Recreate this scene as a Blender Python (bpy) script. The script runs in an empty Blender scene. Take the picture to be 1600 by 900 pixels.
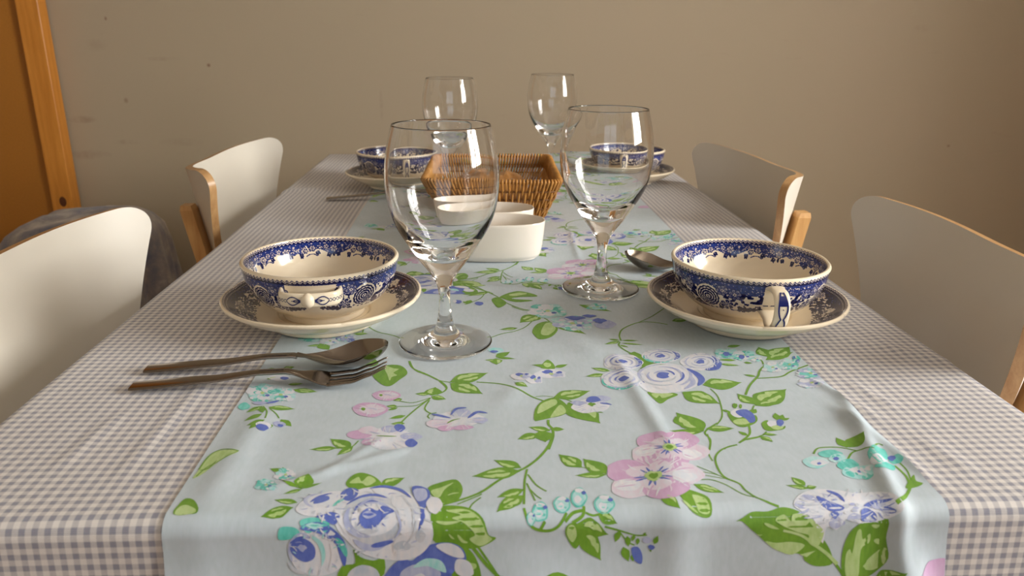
import bpy, bmesh, math, random
import numpy as np
from mathutils import Vector, Matrix, noise
from mathutils.geometry import delaunay_2d_cdt
PI = math.pi
rnd = random.Random(7)
scene = bpy.context.scene
COL = scene.collection

# ------------------------------------------------------------------ camera
T = 0.74                                   # table top height
F_PX = 1188.7
th, ps, ro = math.radians(18.3385), math.radians(2.8186), math.radians(0.4739)
_s, _c, _st, _ct = math.sin(ps), math.cos(ps), math.sin(th), math.cos(th)
_r = Vector((_c, -_s, 0)); FW = Vector((_s*_ct, _c*_ct, -_st)); _u = Vector((_s*_st, _c*_st, _ct))
RT = _r*math.cos(ro) + _u*math.sin(ro); UP = _u*math.cos(ro) - _r*math.sin(ro)
CAM = Vector((0, 0, T + 0.265))
cd = bpy.data.cameras.new('camera'); cam = bpy.data.objects.new('camera', cd); COL.objects.link(cam)
cd.sensor_width = 36.0; cd.lens = 36.0*F_PX/1600.0; cd.clip_start = 0.02; cd.clip_end = 50
m3 = Matrix((RT, UP, -FW)).transposed(); cam.matrix_world = Matrix.Translation(CAM) @ m3.to_4x4()
cd.dof.use_dof = True; cd.dof.focus_distance = 0.70; cd.dof.aperture_fstop = 11.0
scene.camera = cam

def at(px, py, h=0.0):                     # point of the plane z = T + h seen at a photo pixel
    d = RT*((px-800)/F_PX) - UP*((py-450)/F_PX) + FW
    return CAM + d*((T + h - CAM.z)/d.z)

# ------------------------------------------------------------------ world, light, exposure
scene.view_settings.view_transform = 'Standard'; scene.view_settings.look = 'None'
scene.view_settings.gamma = 1.0; scene.view_settings.use_curve_mapping = False
scene.view_settings.exposure = 0.75
w = bpy.data.worlds.new('sky'); scene.world = w; w.use_nodes = True
w.node_tree.nodes['Background'].inputs[0].default_value = (0.75, 0.86, 1.0, 1)
w.node_tree.nodes['Background'].inputs[1].default_value = 1.0
cy_ = scene.cycles; cy_.max_bounces = 24; cy_.transmission_bounces = 24; cy_.glossy_bounces = 10; cy_.diffuse_bounces = 6
# room extents
XL, XR, YB, YF, ZC = -2.1, 2.2, 2.30, -2.2, 2.5
WIN = (-0.55, 0.55, 0.95, 2.15)            # window in the right wall: y0, y1, z0, z1
REV = 0.22                                 # depth of its unseen reveal, chosen to dim the right of the back wall
def area(name, loc, rot, sx, sy, power, col):
    l = bpy.data.lights.new(name, 'AREA'); l.shape = 'RECTANGLE'; l.size = sx; l.size_y = sy
    l.energy = power; l.color = col
    o = bpy.data.objects.new(name, l); COL.objects.link(o); o.location = loc; o.rotation_euler = rot
    return o
area('window_daylight', (XR+REV+0.12, (WIN[0]+WIN[1])/2, (WIN[2]+WIN[3])/2), (0, math.radians(90), 0),
     WIN[3]-WIN[2]+0.2, WIN[1]-WIN[0]+0.2, 112, (1.0, 0.97, 0.92))
FILL_WIN = (-.9, .9, 0.95, 2.15)               # unseen window added behind the camera for frontal fill: x0, x1, z0, z1
area('added_fill_light', ((FILL_WIN[0]+FILL_WIN[1])/2, YF-REV-.12, (FILL_WIN[2]+FILL_WIN[3])/2), (math.radians(-90), 0, 0), FILL_WIN[1]-FILL_WIN[0]+.2, FILL_WIN[3]-FILL_WIN[2]+.2, 48, (1.0, 0.97, 0.925))  # fill lamp added to brighten the camera-facing sides

# ------------------------------------------------------------------ materials
def lin(c):
    c = [x/255 for x in c]
    return tuple(x/12.92 if x <= .04045 else ((x+.055)/1.055)**2.4 for x in c) + (1,)
class NT:
    def __init__(s, name):
        s.m = bpy.data.materials.new(name); s.m.use_nodes = True
        s.t = s.m.node_tree; s.b = s.t.nodes['Principled BSDF']
    def n(s, typ, **kw):
        nd = s.t.nodes.new(typ)
        for k, v in kw.items(): setattr(nd, k, v)
        return nd
    def l(s, a, b): s.t.links.new(a, b)
    def math(s, op, a, b=None, clamp=False):
        nd = s.n('ShaderNodeMath', operation=op, use_clamp=clamp)
        for i, v in enumerate((a, b)):
            if v is None: continue
            if hasattr(v, 'is_output'): s.l(v, nd.inputs[i])
            else: nd.inputs[i].default_value = v
        return nd.outputs[0]
    def mix(s, f, a, b):
        nd = s.n('ShaderNodeMix', data_type='RGBA')
        for i, v in ((0, f), (6, a), (7, b)):
            if hasattr(v, 'is_output'): s.l(v, nd.inputs[i])
            else: nd.inputs[i].default_value = v
        return nd.outputs[2]
    def noise(s, scale, detail=3, vec=None, rough=.55):
        nd = s.n('ShaderNodeTexNoise'); nd.inputs['Scale'].default_value = scale
        nd.inputs['Detail'].default_value = detail; nd.inputs['Roughness'].default_value = rough
        if vec is not None: s.l(vec, nd.inputs['Vector'])
        return nd.outputs['Fac']
    def coord(s, kind='Object', scale=None):
        o = s.n('ShaderNodeTexCoord').outputs[kind]
        if scale:
            mp = s.n('ShaderNodeMapping'); mp.inputs['Scale'].default_value = scale; s.l(o, mp.inputs[0]); o = mp.outputs[0]
        return o
    def ramp(s, fac, stops):
        nd = s.n('ShaderNodeValToRGB'); s.l(fac, nd.inputs[0]); e = nd.color_ramp.elements
        while len(e) < len(stops): e.new(.5)
        for q, (p, c) in zip(e, stops): q.position = p; q.color = c
        return nd.outputs[0]
    def bump(s, h, strength, dist):
        nd = s.n('ShaderNodeBump'); nd.inputs['Strength'].default_value = strength; nd.inputs['Distance'].default_value = dist
        s.l(h, nd.inputs['Height']); s.l(nd.outputs[0], s.b.inputs['Normal'])
    def setv(s, **kw):
        for k, v in kw.items(): s.b.inputs[k.replace('_', ' ')].default_value = v
        return s

def mat_plain(name, rgb, rough=.5, metal=0, var=.04, nscale=30, **kw):
    t = NT(name); c = lin(rgb); d = tuple(x*(1-var*2) for x in c[:3]) + (1,)
    t.l(t.mix(t.noise(nscale, 3, t.coord()), c, d), t.b.inputs['Base Color'])
    t.setv(Roughness=rough, Metallic=metal, **kw); return t.m
def mat_wood(name, a, b, axis=(1, 1, 12), rough=.4, scale=9):
    t = NT(name); v = t.coord('Object', axis)
    n = t.noise(scale, 5, v); w_ = t.noise(scale*6, 2, v)
    f = t.math('ADD', t.math('MULTIPLY', n, .75), t.math('MULTIPLY', w_, .25))
    t.l(t.ramp(f, [(.32, lin(a)), (.68, lin(b))]), t.b.inputs['Base Color']); t.setv(Roughness=rough)
    return t.m
def mat_glass():
    t = NT('clear_glass'); t.setv(Base_Color=(1, 1, 1, 1), Roughness=0.0, IOR=1.5); t.b.inputs['Transmission Weight'].default_value = 1.0
    return t.m
MARKS = [(326, 102, .006, .006, .8, 0), (165, 29, .004, .006, .7, 0), (197, 157, .007, .009, .45, 0), (250, 92, .07, .007, .16, 1), (128, 187, .045, .012, .35, 1), (200, 222, .05, .009, .22, 1), (285, 222, .07, .014, .16, 1),
         (140, 242, .07, .016, .25, 1), (145, 70, .05, .02, .12, 1), (596, 165, .006, .05, .18, 1), (680, 130, .05, .006, .10, 1), (1482, 228, .006, .005, .5, 0), (1440, 45, .03, .014, .12, 1)]
def mat_wall():
    t = NT('painted_plaster'); v = t.coord()
    base = t.mix(t.noise(1.1, 2, v), lin((181, 165, 144)), lin((174, 163, 138)))
    sm = t.noise(7, 4, t.coord('Object', (1, 1, 5)))
    f = t.math('MULTIPLY', t.ramp(sm, [(.66, (0, 0, 0, 1)), (.78, (1, 1, 1, 1))]), .10)
    # scuffs and nail marks on the plaster: (x, height, half sizes, strength)
    sp = t.n('ShaderNodeSeparateXYZ'); t.l(v, sp.inputs[0]); acc = f; nz = t.noise(38, 4, v)
    for px, py, rx, rz, st, sf in MARKS:
        d = RT*((px-800)/F_PX) - UP*((py-450)/F_PX) + FW; q = CAM + d*((YB-CAM.y)/d.y)
        a = t.math('POWER', t.math('MULTIPLY', t.math('SUBTRACT', sp.outputs[0], q.x), 1/rx), 2); b = t.math('POWER', t.math('MULTIPLY', t.math('SUBTRACT', sp.outputs[2], q.z), 1/rz), 2)
        k = t.math('SUBTRACT', 1.0, t.math('ADD', a, b), clamp=True); k = t.math('MULTIPLY', k, st)
        if sf: k = t.math('MULTIPLY', k, t.math('MULTIPLY', t.math('SUBTRACT', nz, .32), 3.2, clamp=True))
        acc = t.math('MAXIMUM', acc, k)
    t.l(t.mix(acc, base, lin((118, 84, 66))), t.b.inputs['Base Color']); t.setv(Roughness=.75)
    t.bump(t.noise(260, 2, v), .12, .002); return t.m
def mat_gingham():
    t = NT('gingham_cotton'); uv = t.n('ShaderNodeUVMap'); sp = t.n('ShaderNodeSeparateXYZ'); t.l(uv.outputs[0], sp.inputs[0])
    nz = t.noise(220, 2, uv.outputs[0])
    def band(o, per):
        s_ = t.math('SINE', t.math('MULTIPLY', o, 2*PI/per))
        return t.math('ADD', t.math('MULTIPLY', s_, 2.2), .5, clamp=True)
    a = band(sp.outputs[0], .0072); b = band(sp.outputs[1], .0072)
    f = t.math('MULTIPLY', t.math('ADD', a, b), .5)
    f = t.math('ADD', f, t.math('MULTIPLY', t.math('SUBTRACT', nz, .5), .35), clamp=True)
    col = t.ramp(f, [(0, lin((221, 217, 213))), (.5, lin((192, 189, 190))), (1, lin((142, 143, 156)))])
    t.l(col, t.b.inputs['Base Color']); t.setv(Roughness=.85)
    t.b.inputs['Sheen Weight'].default_value = .15
    th_ = t.math('SINE', t.math('MULTIPLY', sp.outputs[0], 2*PI/.0009)); t2 = t.math('SINE', t.math('MULTIPLY', sp.outputs[1], 2*PI/.0009))
    t.bump(t.math('ADD', t.math('ADD', th_, t2), t.math('MULTIPLY', t.noise(90, 3, uv.outputs[0]), 6)), .25, .0003); return t.m
def mat_print(name, rgb, var=.10, to=None):
    t = NT(name); uv = t.n('ShaderNodeUVMap').outputs[0]
    mp = t.n('ShaderNodeMapping'); mp.inputs['Scale'].default_value = (1, .35, 1); t.l(uv, mp.inputs[0])
    c = lin(rgb); d = lin(to) if to else tuple(x*(1-var) for x in c[:3]) + (1,)
    n = t.noise(330, 3, mp.outputs[0]); n2 = t.noise(45, 2, uv)
    f = t.ramp(t.math('ADD', t.math('MULTIPLY', n, .6), t.math('MULTIPLY', n2, .4)), [(.38, (0, 0, 0, 1)), (.62, (1, 1, 1, 1))])
    t.l(t.mix(f, c, d), t.b.inputs['Base Color']); t.setv(Roughness=.62)
    t.b.inputs['Sheen Weight'].default_value = .1
    t.bump(t.math('ADD', n, t.math('MULTIPLY', t.noise(26, 3, uv), 3)), .12, .0006); return t.m
def mat_ink(name, dark=(14, 18, 66), mid=(36, 55, 126)):
    t = NT(name); a = t.n('ShaderNodeAttribute', attribute_name='ink')
    n = t.noise(900, 2, t.coord())
    f = t.math('ADD', a.outputs['Fac'], t.math('MULTIPLY', t.math('SUBTRACT', n, .5), .18), clamp=True)
    t.l(t.ramp(f, [(.0, lin((240, 226, 200))), (.2, lin((236, 222, 200))), (.5, lin(mid)), (.62, lin(mid)), (1, lin(dark))]), t.b.inputs['Base Color'])
    t.setv(Roughness=.14); t.b.inputs['Coat Weight'].default_value = .4; t.b.inputs['Coat Roughness'].default_value = .05; return t.m
M = {}
M['wall'] = mat_wall()
M['ceiling'] = mat_plain('white_ceiling_paint', (215, 208, 196), .8)
M['floor'] = mat_wood('oak_floor', (128, 88, 52), (164, 122, 80), (1, 12, 1), .4)
M['trim'] = mat_plain('white_gloss_paint', (226, 220, 208), .35)
M['gingham'] = mat_gingham()
M['white_lam'] = mat_plain('white_laminate', (222, 216, 203), .38, var=.01)
M['ply_edge'] = mat_wood('beech_plywood_edge', (176, 132, 84), (206, 166, 116), (14, 14, 1.2), .35)
M['beech'] = mat_wood('beech_wood', (190, 140, 84), (214, 170, 112), (9, 9, .8), .38)
M['pine'] = mat_wood('varnished_pine', (196, 124, 40), (222, 150, 62), (10, 10, .6), .35)
M['board'] = mat_plain('brown_hardboard', (186, 122, 40), .6, var=.14, nscale=240)
M['glass'] = mat_glass()
M['steel'] = mat_plain('polished_steel', (142, 132, 122), .14, 1.0, var=.02)
M['cream'] = mat_plain('cream_glaze', (240, 226, 200), .14, var=.01)
M['ink'] = mat_ink('transfer_print_glaze')
M['ink_plate'] = mat_ink('saucer_print_glaze', (26, 27, 62), (54, 62, 112))
M['white_cer'] = mat_plain('white_porcelain', (236, 228, 216), .16, var=.01)
M['wicker'] = mat_wood('honey_wicker', (150, 100, 40), (206, 150, 78), (1, 1, 1), .42, 60)
M['wicker_dark'] = mat_plain('dark_wicker_core', (120, 76, 30), .6, var=.1, nscale=120)
M['knot'] = mat_plain('dark_wood_knot', (92, 46, 18), .5)

# ------------------------------------------------------------------ mesh helpers
def tag(o, label=None, cat=None, group=None, kind=None):
    for k, v in (('label', label), ('category', cat), ('group', group), ('kind', kind)):
        if v: o[k] = v
    return o
def link(name, me, mats, parent=None, smooth=True):
    for m in (mats if isinstance(mats, (list, tuple)) else [mats]): me.materials.append(m)
    if smooth:
        me.shade_smooth()
    o = bpy.data.objects.new(name, me); COL.objects.link(o)
    if parent: o.parent = parent
    return o
class MB:
    def __init__(s): s.v = []; s.f = []; s.mi = []
    def add(s, vs, fs, mi=0):
        b = len(s.v); s.v += [tuple(p) for p in vs]; s.f += [tuple(i+b for i in f) for f in fs]; s.mi += [mi]*len(fs)
    def grid(s, rows, mi=0, closeu=False, closev=False):    # rows: list of equal length lists of points
        nr, nc = len(rows), len(rows[0]); vs = [p for r in rows for p in r]; fs = []
        for i in range(nr if closev else nr-1):
            for j in range(nc if closeu else nc-1):
                a = i*nc+j; b = i*nc+(j+1) % nc; c = ((i+1) % nr)*nc+(j+1) % nc; d = ((i+1) % nr)*nc+j
                fs.append((a, b, c, d))
        s.add(vs, fs, mi)
    def lathe(s, prof, n=96, mi=0, closed=False):
        rows = []
        for r, z in prof: rows.append([(r*math.cos(2*PI*k/n), r*math.sin(2*PI*k/n), z) for k in range(n)])
        s.grid(rows, mi, closeu=True, closev=closed)
    def box(s, x0, x1, y0, y1, z0, z1, mi=0, bev=0):
        bm = bmesh.new(); bmesh.ops.create_cube(bm, size=1)
        for v in bm.verts: v.co = Vector(((x0+x1)/2+v.co.x*(x1-x0), (y0+y1)/2+v.co.y*(y1-y0), (z0+z1)/2+v.co.z*(z1-z0)))
        if bev: bmesh.ops.bevel(bm, geom=bm.edges[:], offset=bev, segments=3, profile=.5, affect='EDGES')
        bm.verts.ensure_lookup_table()
        s.add([v.co[:] for v in bm.verts], [[v.index for v in f.verts] for f in bm.faces], mi); bm.free()
    def tube(s, pts, rad, n=8, mi=0, cap=True, flat=1.0):
        pts = [Vector(p) for p in pts]; rr = rad if isinstance(rad, (list, tuple)) else [rad]*len(pts)
        t0 = (pts[1]-pts[0]).normalized(); up = Vector((0, 0, 1)) if abs(t0.z) < .9 else Vector((1, 0, 0))
        nrm = t0.cross(up).normalized(); rows = []
        for i, p in enumerate(pts):
            t_ = (pts[min(i+1, len(pts)-1)]-pts[max(i-1, 0)]).normalized()
            nrm = (nrm - t_*nrm.dot(t_)).normalized(); bn = t_.cross(nrm)
            rows.append([tuple(p + nrm*(rr[i]*math.cos(2*PI*k/n)) + bn*(rr[i]*flat*math.sin(2*PI*k/n))) for k in range(n)])
        b = len(s.v); s.grid(rows, mi, closeu=True)
        if cap:
            s.f.append(tuple(b+k for k in range(n))[::-1]); s.f.append(tuple(b+(len(pts)-1)*n+k for k in range(n))); s.mi += [mi, mi]
    def loft(s, secs, mi=0, cap=True):                       # closed sections
        b = len(s.v); n = len(secs[0]); s.grid(secs, mi, closeu=True)
        if cap:
            s.f.append(tuple(b+k for k in range(n))[::-1]); s.f.append(tuple(b+(len(secs)-1)*n+k for k in range(n))); s.mi += [mi, mi]
    def mesh(s, name):
        me = bpy.data.meshes.new(name); me.from_pydata(s.v, [], s.f); me.polygons.foreach_set('material_index', s.mi)
        me.update(); bm = bmesh.new(); bm.from_mesh(me); bmesh.ops.recalc_face_normals(bm, faces=bm.faces); bm.to_mesh(me); bm.free(); return me
    def build(s, name, mats, parent=None, smooth=True, auto=None):
        o = link(name, s.mesh(name), mats, parent, smooth)
        if auto: o.data.set_sharp_from_angle(angle=math.radians(auto))
        return o
def empty(name, loc=(0, 0, 0), rz=0):
    o = bpy.data.objects.new(name, None); COL.objects.link(o); o.location = loc; o.rotation_euler = (0, 0, rz)
    o.empty_display_size = .05; return o
def copy_tree(o, parent=None):
    c = o.copy(); COL.objects.link(c); c.parent = parent
    for ch in list(o.children): copy_tree(ch, c)
    return c
def smoothstep(a, b, x):
    t_ = min(1, max(0, (x-a)/(b-a))); return t_*t_*(3-2*t_)
def catmull(pts, n=6, closed=True):
    out = []; k = len(pts)
    rng = range(k if closed else k-1)
    for i in rng:
        P = [pts[(i+j) % k] if closed else pts[min(max(i+j, 0), k-1)] for j in (-1, 0, 1, 2)]
        for q in range(n):
            t_ = q/n
            out.append(tuple(.5*(2*P[1][d] + (P[2][d]-P[0][d])*t_ + (2*P[0][d]-5*P[1][d]+4*P[2][d]-P[3][d])*t_*t_ + (3*P[1][d]-P[0][d]-3*P[2][d]+P[3][d])*t_**3) for d in range(len(P[1]))))
    if not closed: out.append(tuple(pts[-1]))
    return out

# ------------------------------------------------------------------ room
def struct(name, mb, mat, smooth=False):
    return tag(mb.build(name, mat, smooth=smooth), kind='structure')
m = MB(); m.box(XL-.1, XR+.1, YF-.1, YB+.1, -.1, 0); struct('floor', m, M['floor'])
m = MB(); m.box(XL-.1, XR+.1, YF-.1, YB+.1, ZC, ZC+.1); struct('ceiling', m, M['ceiling'])
m = MB(); m.box(XL-.1, XR+.1, YB, YB+.1, 0, ZC); struct('wall_back', m, M['wall'])
m = MB(); m.box(XL-.1, FILL_WIN[0], YF-REV, YF, 0, ZC); m.box(FILL_WIN[1], XR+REV, YF-REV, YF, 0, ZC); m.box(FILL_WIN[0], FILL_WIN[1], YF-REV, YF, 0, FILL_WIN[2]); m.box(FILL_WIN[0], FILL_WIN[1], YF-REV, YF, FILL_WIN[3], ZC); struct('wall_front', m, M['wall'])
m = MB(); m.box(XL-.1, XL, YF, YB, 0, ZC); struct('wall_left', m, M['wall'])
m = MB()
m.box(XR, XR+REV, YF, WIN[0], 0, ZC); m.box(XR, XR+REV, WIN[1], YB, 0, ZC)
m.box(XR, XR+REV, WIN[0], WIN[1], 0, WIN[2]); m.box(XR, XR+REV, WIN[0], WIN[1], WIN[3], ZC)
struct('wall_right', m, M['wall'])
m = MB(); xf = XR+REV-.05
for (a, b, c, d) in [(WIN[0], WIN[0]+.05, WIN[2], WIN[3]), (WIN[1]-.05, WIN[1], WIN[2], WIN[3]), (WIN[0], WIN[1], WIN[2], WIN[2]+.05), (WIN[0], WIN[1], WIN[3]-.05, WIN[3]),
                     ((WIN[0]+WIN[1])/2-.035, (WIN[0]+WIN[1])/2+.035, WIN[2], WIN[3]), (WIN[0], WIN[1], 1.73, 1.77)]:
    m.box(xf, xf+.05, a, b, c, d)
struct('window_1', m, M['trim'])
m = MB(); yf_ = YF-REV
for (a, b, c, d) in [(FILL_WIN[0], FILL_WIN[0]+.05, FILL_WIN[2], FILL_WIN[3]), (FILL_WIN[1]-.05, FILL_WIN[1], FILL_WIN[2], FILL_WIN[3]), (FILL_WIN[0], FILL_WIN[1], FILL_WIN[2], FILL_WIN[2]+.05), (FILL_WIN[0], FILL_WIN[1], FILL_WIN[3]-.05, FILL_WIN[3]),
                     ((FILL_WIN[0]+FILL_WIN[1])/2-.035, (FILL_WIN[0]+FILL_WIN[1])/2+.035, FILL_WIN[2], FILL_WIN[3])]:
    m.box(a, b, yf_, yf_+.05, c, d)
struct('added_fill_window', m, M['trim'])  # frame for the added fill opening
for nm, bx in (('baseboard_back', (XL, XR, YB-.015, YB, 0, .09)), ('baseboard_left', (XL, XL+.015, YF, YB-.015, 0, .09)), ('baseboard_right', (XR-.015, XR, YF, YB-.015, 0, .09))):
    m = MB(); m.box(*bx); struct(nm, m, M['trim'])
# ------------------------------------------------------------------ framed board standing by the wall
pb = empty('framed_board', (-1.512, YB-.03, 0)); tag(pb, 'tall dark orange hardboard panel in a pine frame, upright against the back wall', 'panel')
hw, bt = .335, 2.05
m = MB(); m.box(-hw+.05, hw-.05, -.008, .012, .02, bt-.02); m.build('board', M['board'], pb, False)
for sx in (-1, 1):
    m = MB(); x0, x1 = (hw-.06, hw) if sx > 0 else (-hw, -hw+.06)
    m.box(x0, x1, -.024, .022, 0, bt, bev=.003)
    st = m.build('stile', M['pine'], pb, False)
    if sx > 0:
        k = MB(); k.lathe([(0, .0), (.006, .0004), (.010, .0)], 24)
        ko = k.build('wood_knot', M['knot'], st); ko.rotation_euler = (PI/2, 0, 0); ko.location = (hw-.027, -.0243, 0.535); ko.scale = (1, 1.5, 1)
for z0 in (0, bt-.06):
    m = MB(); m.box(-hw+.06, hw-.06, -.022, .02, z0, z0+.06, bev=.003); m.build('rail', M['pine'], pb, False)

# ------------------------------------------------------------------ stool draped with a blue-grey throw, far left
def mat_throw():
    t = NT('blue_grey_throw'); v = t.coord()
    t.l(t.ramp(t.noise(9, 5, v, .7), [(.36, lin((92, 96, 118))), (.50, lin((138, 132, 130))), (.66, lin((188, 178, 164)))]), t.b.inputs['Base Color'])
    t.setv(Roughness=.95); t.b.inputs['Sheen Weight'].default_value = .3; t.bump(t.noise(60, 4, v), .5, .004); return t.m
M['throw'] = mat_throw()
def draped(cx, cy, top, rx, ry, name, label, cat, seed, pinch=.0):
    rows = []; n = 120
    prof = [(0.0, 1.0), (.25, 1.0), (.5, .995), (.72, .975), (.86, .94), (.95, .885), (1.0, .80), (1.04, .66), (1.09, .5), (1.15, .3), (1.2, .12), (1.22, .0)]
    for r, z in prof:
        row = []
        for k in range(n):
            a = 2*PI*k/n; f = 1 + (max(0, r-.85)*.35)*math.sin(7*a+seed) + (max(0, r-.8)*.18)*math.sin(13*a+2*seed)
            ca, sa = math.cos(a), math.sin(a); e = (abs(ca)**3+abs(sa)**3)**(-1/3)
            wz = .012*noise.noise(Vector((ca*r*3+seed, sa*r*3, z*2)))
            row.append((rx*r*f*e*ca, ry*r*f*e*sa, .005+(top-.005)*z + wz + pinch*math.sin(3*ca*r)*(1 if z > .8 else 0)))
        rows.append(row)
    m = MB(); m.grid(rows, closeu=True); o = m.build(name, M['throw']); o.location = (cx, cy, 0)
    return tag(o, label, cat)
draped(-.99, 1.93, .572, .175, .2, 'draped_armchair', 'low rounded seat under a blue and grey throw, before the framed board', 'chair', 1.3, .004)

# ------------------------------------------------------------------ table
TX0, TX1, TY0, TY1 = -.343, .412, .376, 1.80
tb = empty('dining_table', ((TX0+TX1)/2, (TY0+TY1)/2, 0)); tag(tb, 'rectangular beech dining table under the gingham cloth', 'table')
hx, hy = (TX1-TX0)/2, (TY1-TY0)/2
m = MB(); m.box(-hx+.008, hx-.008, -hy+.008, hy-.008, T-.03, T-.0015, bev=.004); m.build('tabletop', M['beech'], tb, False)
m = MB()
for (a, b, c, d) in [(-hx+.07, hx-.07, -hy+.06, -hy+.08), (-hx+.07, hx-.07, hy-.08, hy-.06), (-hx+.06, -hx+.08, -hy+.07, hy-.07), (hx-.08, hx-.06, -hy+.07, hy-.07)]: m.box(a, b, c, d, T-.11, T-.03)
m.build('apron', M['beech'], tb, False)
for sx in (-1, 1):
    for sy in (-1, 1):
        m = MB(); cx, cy = sx*(hx-.07), sy*(hy-.07)
        m.loft([[(cx+q*a, cy+q2*a, z) for q, q2 in ((-1, -1), (1, -1), (1, 1), (-1, 1))] for a, z in ((.022, 0), (.03, T-.03))]); m.build('leg', M['beech'], tb, False)

# ------------------------------------------------------------------ cloths: one height function for both
def ridge(x, y, p, q, w_, a):              # soft ridge along a segment
    dx, dy = q[0]-p[0], q[1]-p[1]; L2 = dx*dx+dy*dy
    t_ = ((x-p[0])*dx+(y-p[1])*dy)/L2
    f = smoothstep(-.15, .2, t_)*(1-smoothstep(.8, 1.15, t_))
    d = ((x-p[0])*dy-(y-p[1])*dx)/math.sqrt(L2)
    return a*f*math.exp(-(d/w_)**2)
def G(px, py): p = at(px, py); return (p.x, p.y)
CR = [(G(90, 735), G(190, 650), .004, .0013), (G(190, 745), G(330, 590), .005, .0012), (G(250, 700), G(300, 640), .003, -.001),
      (G(1270, 600), G(1370, 655), .0035, .0018), (G(1300, 640), G(1460, 760), .005, .0022), (G(1330, 600), G(1400, 640), .003, .0013), (G(1440, 690), G(1520, 740), .006, .0012),
      (G(1180, 500), G(1590, 590), .006, .0009), (G(300, 600), G(370, 612), .003, .0012), (G(430, 300), G(560, 292), .012, .002), (G(1290, 480), G(1420, 560), .006, .0010)]
def hc(x, y):                              # table cloth
    n = noise.noise(Vector((x*9, y*5, 1.7)))*.5+.5; n2 = noise.noise(Vector((x*26, y*15, 5)))
    h = .0010 + .0016*n*n + .00025*n2
    for p, q, w_, a in CR: h += ridge(x, y, p, q, w_, a)
    return max(.0003, h)
RR = [(G(960, 560), G(1045, 700), .006, .0020), (G(850, 505), G(940, 560), .016, .0018), (G(420, 770), G(640, 705), .004, .0013), (G(500, 750), G(600, 690), .0035, .0010),
      (G(320, 800), G(420, 640), .012, .0020), (G(1405, 800), G(1318, 630), .0055, .0036), (G(1375, 820), G(1330, 720), .007, -.0012), (G(780, 640), G(860, 560), .010, .0010),
      (G(1040, 690), G(1060, 850), .014, .0022), (G(640, 850), G(680, 640), .018, -.0012), (G(890, 365), G(905, 410), .004, .0016), (G(600, 400), G(700, 410), .006, .001)]
def hr(x, y):                              # runner, lying on the table cloth
    n = noise.noise(Vector((x*7+3, y*4, 8.7)))*.5+.5
    h = .0009 + .0016*n*n
    for p, q, w_, a in RR: h += ridge(x, y, p, q, w_, a)
    return hc(x, y) + max(.0006, h)
RF = .009                                   # fold radius at the table edges
def rip(cx, cy, ux, uy, d):                 # waves of the hanging part
    k = smoothstep(.02, .2, d)
    return .006*k*(1+math.sin((cx*(uy != 0)+cy*(ux != 0))*31+1.1)) + .004*k*math.sin((cx+cy)*67)
def cloth_pos(u, v, x0, x1, y0, y1, hf, flare=0.06):
    cx, cy = min(max(u, x0), x1), min(max(v, y0), y1)
    dx, dy = u-cx, v-cy; d = math.hypot(dx, dy)
    h = hf(cx, cy)
    if d < 1e-9: return (u, v, T+h)
    ux, uy = dx/d, dy/d; L = RF*PI/2
    if d < L: a = d/RF; o = (RF+h)*math.sin(a); z = T-RF+(RF+h)*math.cos(a)
    else: dn = d-L; sd = abs(ux); o = RF+h+dn*flare*(1-.7*sd)+rip(cx, cy, ux, uy, d)*(1-.7*sd); z = T-RF-dn
    return (cx+ux*o, cy+uy*o, z)
EX0, EX1, EY0, EY1 = TX0+RF, TX1-RF, TY0+RF, TY1-RF
def axis_samples(lo, e0, e1, hi, step, cstep=.03):
    a = [lo+(e0-lo)*i/8 for i in range(8)] if lo < e0 else []
    a = []
    d = e0-lo
    k = int(d/.02)
    a += [lo+(d-.02)*i/k for i in range(k+1)] if d > .03 else ([lo] if d > 0 else [])
    a += [e0-.016, e0-.012, e0-.008, e0-.004] if d > .03 else []
    n = int((e1-e0)/step); a += [e0+(e1-e0)*i/n for i in range(n+1)]
    d = hi-e1
    if d > .03:
        k = int(d/.02); a += [e1+.004, e1+.008, e1+.012, e1+.016]+[e1+.02+(d-.02)*i/k for i in range(k+1)]
    return a
us = axis_samples(TX0-.22, EX0, EX1, TX1+.22, .005); vs_ = axis_samples(TY0-.22, EY0, EY1, TY1+.22, .005)
rows = [[cloth_pos(u, v, EX0, EX1, EY0, EY1, hc) for u in us] for v in vs_]
m = MB(); m.grid(rows); me = m.mesh('tablecloth')
uvl = me.uv_layers.new(name='UVMap'); lu, lv = np.meshgrid(us, vs_); fl = np.stack([lu.ravel(), lv.ravel()], 1)
li = np.empty(len(me.loops), dtype=np.int32); me.loops.foreach_get('vertex_index', li); uvl.data.foreach_set('uv', fl[li].astype(np.float32).ravel())
tc = link('tablecloth', me, M['gingham']); tag(tc, 'small check lilac grey and cream gingham tablecloth spread over the whole table', 'tablecloth')
# ------------------------------------------------------------------ printed runner
RU0, RU1, RV0, RV1 = -.179, .2800, TY0-.30, TY1+.24
def rsurf(u, v, off=0.0):
    if EY0 <= v <= EY1: return (u, v, T+hr(u, v)+off)
    cy = EY0 if v < EY0 else EY1; sg = -1 if v < EY0 else 1; d = abs(v-cy); h = hr(u, cy); L = RF*PI/2
    if d < L: a = d/RF; rr = RF+h+off; return (u, cy+sg*rr*math.sin(a), T-RF+rr*math.cos(a))
    dn = d-L; k = smoothstep(.0, .06, dn)
    o = RF+h+off+dn*.06+rip(u, cy, 0, sg, d)+.0010*k+.003*k*(1+math.sin(u*27+.6))
    if sg < 0: o += k*(.012*math.exp(-((u-.258)/.010)**2) + .005*math.exp(-((u-.03)/.03)**2))
    return (u, cy+sg*o, T-RF-dn)
def scr(p_):                                # height of a point in the photo
    d = Vector(p_)-CAM; z = d.dot(FW); return 450-F_PX*d.dot(UP)/z
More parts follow.
